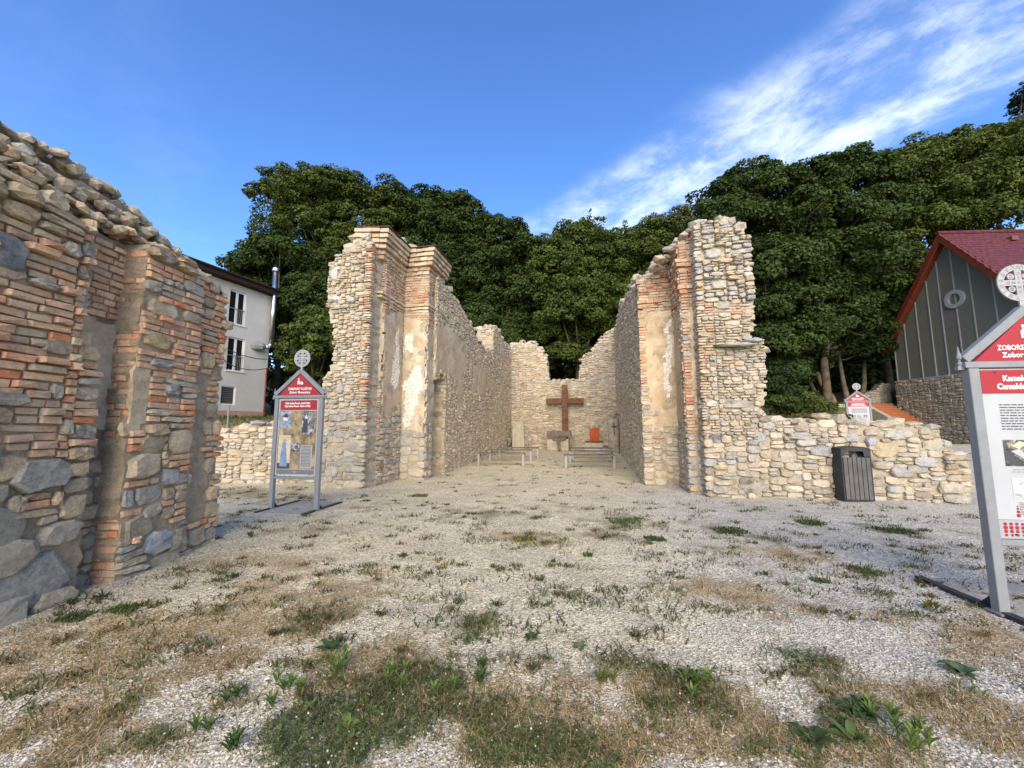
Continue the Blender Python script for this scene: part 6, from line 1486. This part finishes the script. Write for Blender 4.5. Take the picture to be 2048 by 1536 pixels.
# ------------------------------------------------------------------ ground cover: chips, dry grass, clover, small weeds (one mass of each)
def scatter(n, y0, y1, power=1.6, xk=1.42):
    """points on the forecourt, closer together near the viewer's side"""
    f = NR.uniform(0, 1, n); y = (y0 ** (1 - power) + f * (y1 ** (1 - power) - y0 ** (1 - power))) ** (1 / (1 - power)) if abs(power - 1) > 1e-6 else y0 * (y1 / y0) ** f
    x = NR.uniform(-1, 1, n) * (xk * y + .4); return x, y
def free(x, y):
    c, a = to_ca(x, y)
    return ~((x < -3.9) & (y < 5.35)) & ~((c < -4.6) & (a > 8.35) & (a < 22)) & ~((c > 1.25) & (c < 3.5) & (a > 9.0) & (a < 22)) & ~((c > 3.2) & (c < 7.4) & (a > 9.3) & (a < 10.0)) & ~((y > 10.2) & (x < -4.8) & (y < 11))
def relief(x, y):
    z = height(x, y); near = np.exp(-((y - 4) / 5) ** 2)
    return z + near * (.05 * (fbm(x * 1.4, y * 1.4, 71, 3) - .5) + .02 * (fbm(x * 7, y * 7, 72, 2) - .5)) * sstep(1.0, 2.0, y + 1)
def gravel():
    x, y = scatter(100000, 1.6, 9.0, 2.0); ok = free(x, y); x, y = x[ok], y[ok]
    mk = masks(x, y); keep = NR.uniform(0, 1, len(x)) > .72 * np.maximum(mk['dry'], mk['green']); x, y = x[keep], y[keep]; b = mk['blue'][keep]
    n = len(x); z = relief(x, y)
    base = np.array([(1, 0, 0), (-1, 0, 0), (0, 1, 0), (0, -1, 0), (0, 0, 1), (0, 0, -1)], float)
    s = NR.uniform(.0032, .0085, n) * np.where(NR.uniform(0, 1, n) > .988, 2.2, 1)
    V = base[None] * NR.uniform(.6, 1.25, (n, 6, 1)) * s[:, None, None] * np.array([1.15, .95, .62])
    a = NR.uniform(0, 6.28, n); t = NR.uniform(-.5, .5, n)
    ca_, sa_ = np.cos(a)[:, None], np.sin(a)[:, None]
    X = V[..., 0] * ca_ - V[..., 1] * sa_; Y_ = V[..., 0] * sa_ + V[..., 1] * ca_; Z = V[..., 2] + X * np.sin(t)[:, None]
    P = np.stack([X + x[:, None], Y_ + y[:, None], Z + (z + s * .25)[:, None]], -1).reshape(-1, 3)
    F8 = np.array([(0, 2, 4), (2, 1, 4), (1, 3, 4), (3, 0, 4)])
    Q = (F8[None] + 6 * np.arange(n)[:, None, None]).reshape(-1, 3)
    g = NR.uniform(0, 1, n) ** 1.2
    warm = np.array([.33, .285, .20]) + g[:, None] * np.array([.46, .455, .42]); cool_shade = np.array([.25, .24, .20]) + g[:, None] * np.array([.48, .475, .45])  # second tone set paints the same shade onto the loose chips
    T = warm * (1 - b[:, None]) + cool_shade * b[:, None]; T *= NR.uniform(.82, 1.1, (n, 1))
    m = Mat('gravel_chip', .9); m.color(m.attr('tone')); M['chip'] = m.m
    o = quads_obj('gravel', P, Q, M['chip'], None, tones=np.repeat(T, 6, 0)); o['kind'] = 'stuff'
gravel()
def blades(name, x, y, hgt, wid, lean, tones, mat, zoff=0.):
    n = len(x); z = relief(x, y) + zoff; a = NR.uniform(0, 6.28, n); d = np.c_[np.cos(a), np.sin(a), np.zeros(n)]
    sd = np.c_[-d[:, 1], d[:, 0], np.zeros(n)] * wid[:, None] * .5
    B = np.c_[x, y, z]; mid = B + d * (lean * hgt * .35)[:, None] + np.array([0, 0, 1]) * (hgt * .62)[:, None]; tip = B + d * (lean * hgt)[:, None] + np.array([0, 0, 1]) * (hgt * NR.uniform(.55, 1., n))[:, None]
    V = np.stack([B - sd, B + sd, mid + sd * .8, tip + sd * .12, tip - sd * .12, mid - sd * .8], 1).reshape(-1, 3)
    i = 6 * np.arange(n)[:, None]; Q = np.concatenate([i + np.array([[0, 1, 2, 5]]), i + np.array([[5, 2, 3, 4]])])
    o = quads_obj(name, V, Q, mat, None, tones=np.repeat(tones, 6, 0)); o['kind'] = 'stuff'; return o
def cover():
    x, y = scatter(150000, 1.6, 8.0, 1.9); ok = free(x, y); x, y = x[ok], y[ok]; mk = masks(x, y)
    k = NR.uniform(0, 1, len(x)) < mk['dry'] * .75 + .012; X, Y_ = x[k], y[k]; n = len(X)
    tn = np.array([(.42, .28, .12), (.48, .34, .16), (.35, .20, .08), (.26, .20, .09), (.54, .43, .24), (.17, .17, .06)])[NR.integers(0, 6, n)] * NR.uniform(.7, 1.2, (n, 1))
    blades('dry_grass', X, Y_, NR.uniform(.010, .034, n), NR.uniform(.0022, .005, n), NR.uniform(.6, 2.6, n), tn, M['leaf'])
    k = NR.uniform(0, 1, len(x)) < mk['green'] * .42 + mk['dry'] * .06 + .004; X, Y_ = x[k], y[k]; n = len(X)
    tn = np.array([.075, .105, .03]) * NR.uniform(.6, 1.5, (n, 1))
    blades('green_grass', X, Y_, NR.uniform(.015, .05, n), NR.uniform(.003, .006, n), NR.uniform(.2, 1.4, n), tn, M['leaf'])
    # clover: leaves of three leaflets
    x, y = scatter(60000, 1.6, 5.5, 2.2, 1.2); ok = free(x, y); x, y = x[ok], y[ok]; mk = masks(x, y)
    k = NR.uniform(0, 1, len(x)) < np.clip(mk['green'] - .3, 0, 1) * .75; X, Y_ = x[k], y[k]; n = len(X); z = relief(X, Y_) + NR.uniform(.006, .035, n)
    V = []; s = NR.uniform(.006, .012, n); a = NR.uniform(0, 6.28, n); tl = NR.normal(size=(n, 2)) * .3
    for j in range(3):
        t = a + j * 2.094; d = np.c_[np.cos(t), np.sin(t)]; p = np.c_[-d[:, 1], d[:, 0]]
        for (u_, w_) in ((0, 0), (.8, .65), (1.25, 0), (.8, -.65)):
            xy = d * (u_ * s)[:, None] + p * (w_ * s)[:, None]; V.append(np.c_[X + xy[:, 0], Y_ + xy[:, 1], z + (xy * tl).sum(1) + .15 * s * (w_ == 0)])
    V = np.stack(V, 1).reshape(-1, 3); Q = np.arange(n * 12).reshape(-1, 4)
    T = np.array([.095, .12, .042]) * NR.uniform(.6, 1.5, (n, 1))
    o = quads_obj('clover', V, Q, M['leaf'], None, tones=np.repeat(T, 12, 0)); o['kind'] = 'stuff'
    # clover heads: pale little balls
    k = NR.uniform(0, 1, n) < .022; X, Y_, z = X[k], Y_[k], z[k] + .012; n = len(X)
    s = NR.uniform(.003, .0062, n); P = (ICO_V[None] * s[:, None, None] + np.stack([X, Y_, z], -1)[:, None]).reshape(-1, 3)
    Q = (np.array(ICO_F)[None] + 12 * np.arange(n)[:, None, None]).reshape(-1, 3)
    o = quads_obj('clover_heads', P, Q, M['chip'], None, tones=np.repeat(np.array([.46, .42, .31]) * NR.uniform(.6, 1.1, (n, 1)), 12, 0)); o['kind'] = 'stuff'
    # tufts of weeds dotted over the chips
    cx, cy = scatter(3400, 2.2, 16, 1.2, 1.25); ok = free(cx, cy); cx, cy = cx[ok], cy[ok]; mk = masks(cx, cy)
    k = NR.uniform(0, 1, len(cx)) < .34 + .6 * mk['green'] - .22 * (cy < 3.2); cx, cy = cx[k], cy[k]
    m_ = NR.integers(8, 40, len(cx)); i = np.repeat(np.arange(len(cx)), m_); n = len(i); sp = NR.uniform(.015, .09, len(cx))
    X = cx[i] + NR.normal(size=n) * sp[i] * 1.3; Y_ = cy[i] + NR.normal(size=n) * sp[i] * .8
    tn = np.array([.095, .105, .04]) * NR.uniform(.6, 1.4, (len(cx), 1)) * np.c_[NR.uniform(.8, 1.5, len(cx)), np.ones(len(cx)), np.ones(len(cx))]
    blades('ground_weeds', X, Y_, NR.uniform(.014, .055, n), NR.uniform(.006, .015, n), NR.uniform(.5, 1.8, n), tn[i] * NR.uniform(.7, 1.3, (n, 1)), M['leaf'])
    # rough grass beyond the walls
    x = np.concatenate([NR.uniform(-22, -6, 18000), NR.uniform(9, 22.5, 18000)]); y = np.concatenate([NR.uniform(11, 22, 18000), NR.uniform(12, 25, 18000)])
    w = masks(x, y)['wild']; k = (NR.uniform(0, 1, len(x)) < w); x, y = x[k], y[k]; n = len(x)
    tn = np.array([(.09, .105, .035), (.16, .15, .06), (.07, .09, .03)])[NR.integers(0, 3, n)] * NR.uniform(.7, 1.3, (n, 1))
    blades('rough_grass', x, y, NR.uniform(.05, .20, n), NR.uniform(.015, .04, n), NR.uniform(.2, 1.0, n), tn, M['leaf'])
cover()

# ------------------------------------------------------------------ single plants that stand out on the forecourt
def leaf_shape(L, Wd, arch, segs=4):
    """a broad leaf lying along +x: two rows of quads either side of a sunken midrib"""
    V, Fc = [], []
    for i in range(segs + 1):
        t = i / segs; w = Wd * math.sin(math.pi * min(1, .08 + .92 * t) ** .8) * .5 + .002; x = L * t; z = arch * L * math.sin(t * 2.4) 
        V += [(x, -w, z + w * .25), (x, 0, z), (x, w, z + w * .25)]
    for i in range(segs):
        for j in range(2): a = i * 3 + j; Fc.append((a, a + 3, a + 4, a + 1))
    return V, Fc
def rosette(px, py, n, L, Wd, label, tone, name='plantain_plant'):
    p = on_ground(px, py); z = float(relief(np.array([p[0]]), np.array([p[1]]))[0]); r = thing(name, label, 'plant', (p[0], p[1], z))
    for k in range(n):
        l = L * .78 * rnd.uniform(.6, 1.2); V, Fc = leaf_shape(l, Wd * .8 * rnd.uniform(.7, 1.2), rnd.uniform(.12, .5))
        a = 2 * math.pi * (k + rnd.uniform(-.3, .3)) / n; c, s = math.cos(a), math.sin(a)
        V = [(x * c - y * s + .01 * c, x * s + y * c + .01 * s, zz + .008) for x, y, zz in V]
        mesh_obj('leaf', V, Fc, M['leaf'], r, tones=jit(tone, .25), smooth=True)
def tuft(px, py, n, h, spread, label, tone, wd=.008, name='weed_tuft'):
    p = on_ground(px, py); z = float(relief(np.array([p[0]]), np.array([p[1]]))[0])
    x = np.clip(NR.normal(size=n), -1.5, 1.5) * spread; y = np.clip(NR.normal(size=n), -1.5, 1.5) * spread * .7
    o = blades(name, x + p[0], y + p[1], NR.uniform(h * .4, h, n), NR.uniform(wd * .6, wd * 1.3, n), NR.uniform(.1, .9, n), np.array(tone) * NR.uniform(.6, 1.5, (n, 1)), M['leaf'])
    o['kind'] = 'thing'; tag(o, label, 'plant')
def upright(px, py, h, label, tone, stems=3):
    p = on_ground(px, py); z = float(relief(np.array([p[0]]), np.array([p[1]]))[0]); r = thing('upright_weed', label, 'plant', (p[0], p[1], z))
    for s_ in range(stems):
        bx, by = rnd.uniform(-.03, .03) * stems * .6, rnd.uniform(-.03, .03) * stems * .6; hh = h * .8 * rnd.uniform(.5, 1.1); lx, ly = rnd.uniform(-.25, .25) * hh, rnd.uniform(-.25, .25) * hh
        st = MB().tube([(bx, by, 0), (bx + lx * .5, by + ly * .5, hh * .55), (bx + lx, by + ly, hh)], [.003, .0025, .0012], 5).build('stem', M['leaf'], r, tones=np.array(tone))
        vs, fs = [], []
        for k in range(11):
            t = .15 + .85 * k / 11; l = .052 * (1.1 - .5 * t); V, Fc = leaf_shape(l, l * .26, .35, 3); a = k * 2.4 + s_; c, sn = math.cos(a), math.sin(a); b = len(vs); el = .5 + .5 * t
            vs += [((x * c - y * sn) + bx + lx * t, (x * sn + y * c) + by + ly * t, zz + x * el + hh * t) for x, y, zz in V]; fs += [tuple(i + b for i in f) for f in Fc]
        o = mesh_obj('leaves', vs, fs, M['leaf'], r, tones=jit(tone, .2))
G = (.075, .115, .035); GB = (.12, .17, .045); GD = (.05, .085, .03); GY = (.14, .15, .04)
rosette(695, 1462, 6, .10, .055, 'broad pale green plantain rosette in the dark clover, nearest the bottom edge', GB)
rosette(660, 1300, 13, .11, .04, 'spreading dark leafy plant left of the dark clover patch', GD, 'leafy_weed')
rosette(1062, 1280, 9, .08, .035, 'small dark rosette alone on the pale gravel, left one of a pair', GD)
rosette(1158, 1300, 8, .075, .04, 'small dull green rosette alone on the pale gravel, right one of a pair', (.10, .13, .06))
rosette(1720, 1425, 15, .13, .05, 'large leafy plantain clump right of the dry patches, low on the right', GD)
rosette(1625, 1480, 9, .13, .055, 'wide leaved plantain with flat leaves, lowest on the right', GD)
rosette(1920, 1345, 12, .13, .06, 'flat grey green plantain below the large board', (.085, .115, .06))
rosette(1380, 1355, 9, .09, .03, 'thin dark leafy weed at the edge of the lower dry patch', GD, 'leafy_weed')
rosette(1700, 1475, 10, .12, .05, 'leafy clump between the two large plantains, low on the right', G)
rosette(1275, 1470, 1, .07, .035, 'single pale fallen leaf on the brown patch near the bottom', (.30, .33, .17), 'fallen_leaf')
tuft(246, 1222, 420, .05, .07, 'dense bright green cushion of weeds below the left wall', (.075, .115, .03), .006)
tuft(150, 1236, 500, .04, .07, 'thin flat green weeds along the foot of the left wall', (.07, .095, .035), .006)
tuft(840, 992, 300, .07, .10, 'yellowish green grass tuft before the left pier', GY, .012)
tuft(1310, 1080, 400, .05, .08, 'flat green weed patch left of the longer row toward the bin', GD, .012)
tuft(1250, 1045, 480, .05, .15, 'broad green weed patch at the middle of the gravel', G, .012)
tuft(1460, 1062, 480, .05, .14, 'long green weed row running toward the bin', GD, .012)
tuft(1620, 1046, 380, .06, .11, 'round green weed patch left of the bin', G, .012)
tuft(1790, 1062, 440, .06, .13, 'large green weed patch right of and below the bin', GD, .012)
tuft(1735, 1143, 320, .04, .09, 'olive green mossy patch on the shade-tinted gravel', (.10, .115, .03), .008)
tuft(1640, 1160, 200, .04, .05, 'small green weed tuft left of the olive mossy patch', G, .01)
tuft(1050, 1078, 300, .05, .10, 'yellow green grass tuft on the dry spot at the centre', GY, .01)
tuft(1175, 1110, 150, .06, .03, 'tiny upright grass tuft right of the dry spot at the centre', G, .01)
for a in [(560, 1395, .10, 'leafy upright weed at the left edge of the dark clover', GB, 6), (415, 1462, .10, 'lone upright weed on the pale gravel low on the left', GB, 2), (455, 1500, .07, 'short leafy weed below the lone upright one on the left', G, 3), (675, 1340, .13, 'tall pale weed spike rising behind the dark clover', GB, 4),
          (795, 1365, .09, 'pale green weed at the top of the dark clover', GB, 4), (885, 1395, .07, 'small pale weed on the right side of the dark clover', GB, 3), (1210, 1362, .07, 'small yellowish weed between the gravel and the brown patch', GY, 3), (1400, 1385, .11, 'tall bright weed in the middle of the lower brown patch', GB, 5),
          (1765, 1440, .10, 'bright upright weed beside the large plantain clump', GB, 4), (1830, 1490, .12, 'grassy upright weed in the lower right corner', GB, 6), (1870, 1222, .07, 'small upright weed left of the large board post', GY, 3), (940, 1360, .08, 'leafy weed at the edge of brown and green patches', G, 5), (460, 1405, .05, 'tiny weed among pale chips on the left', G, 2), (500, 1075, .08, 'small weed past the end of the near wall', G, 3)]:
    upright(*a)
print('LEAVES', LEAVES[0], 'TRIS', sum(len(m.loop_triangles) if False else sum(p.loop_total - 2 for p in m.polygons) * 0 + len(m.loops) - 2 * len(m.polygons) for m in bpy.data.meshes), 'OBJECTS', len(bpy.data.objects))
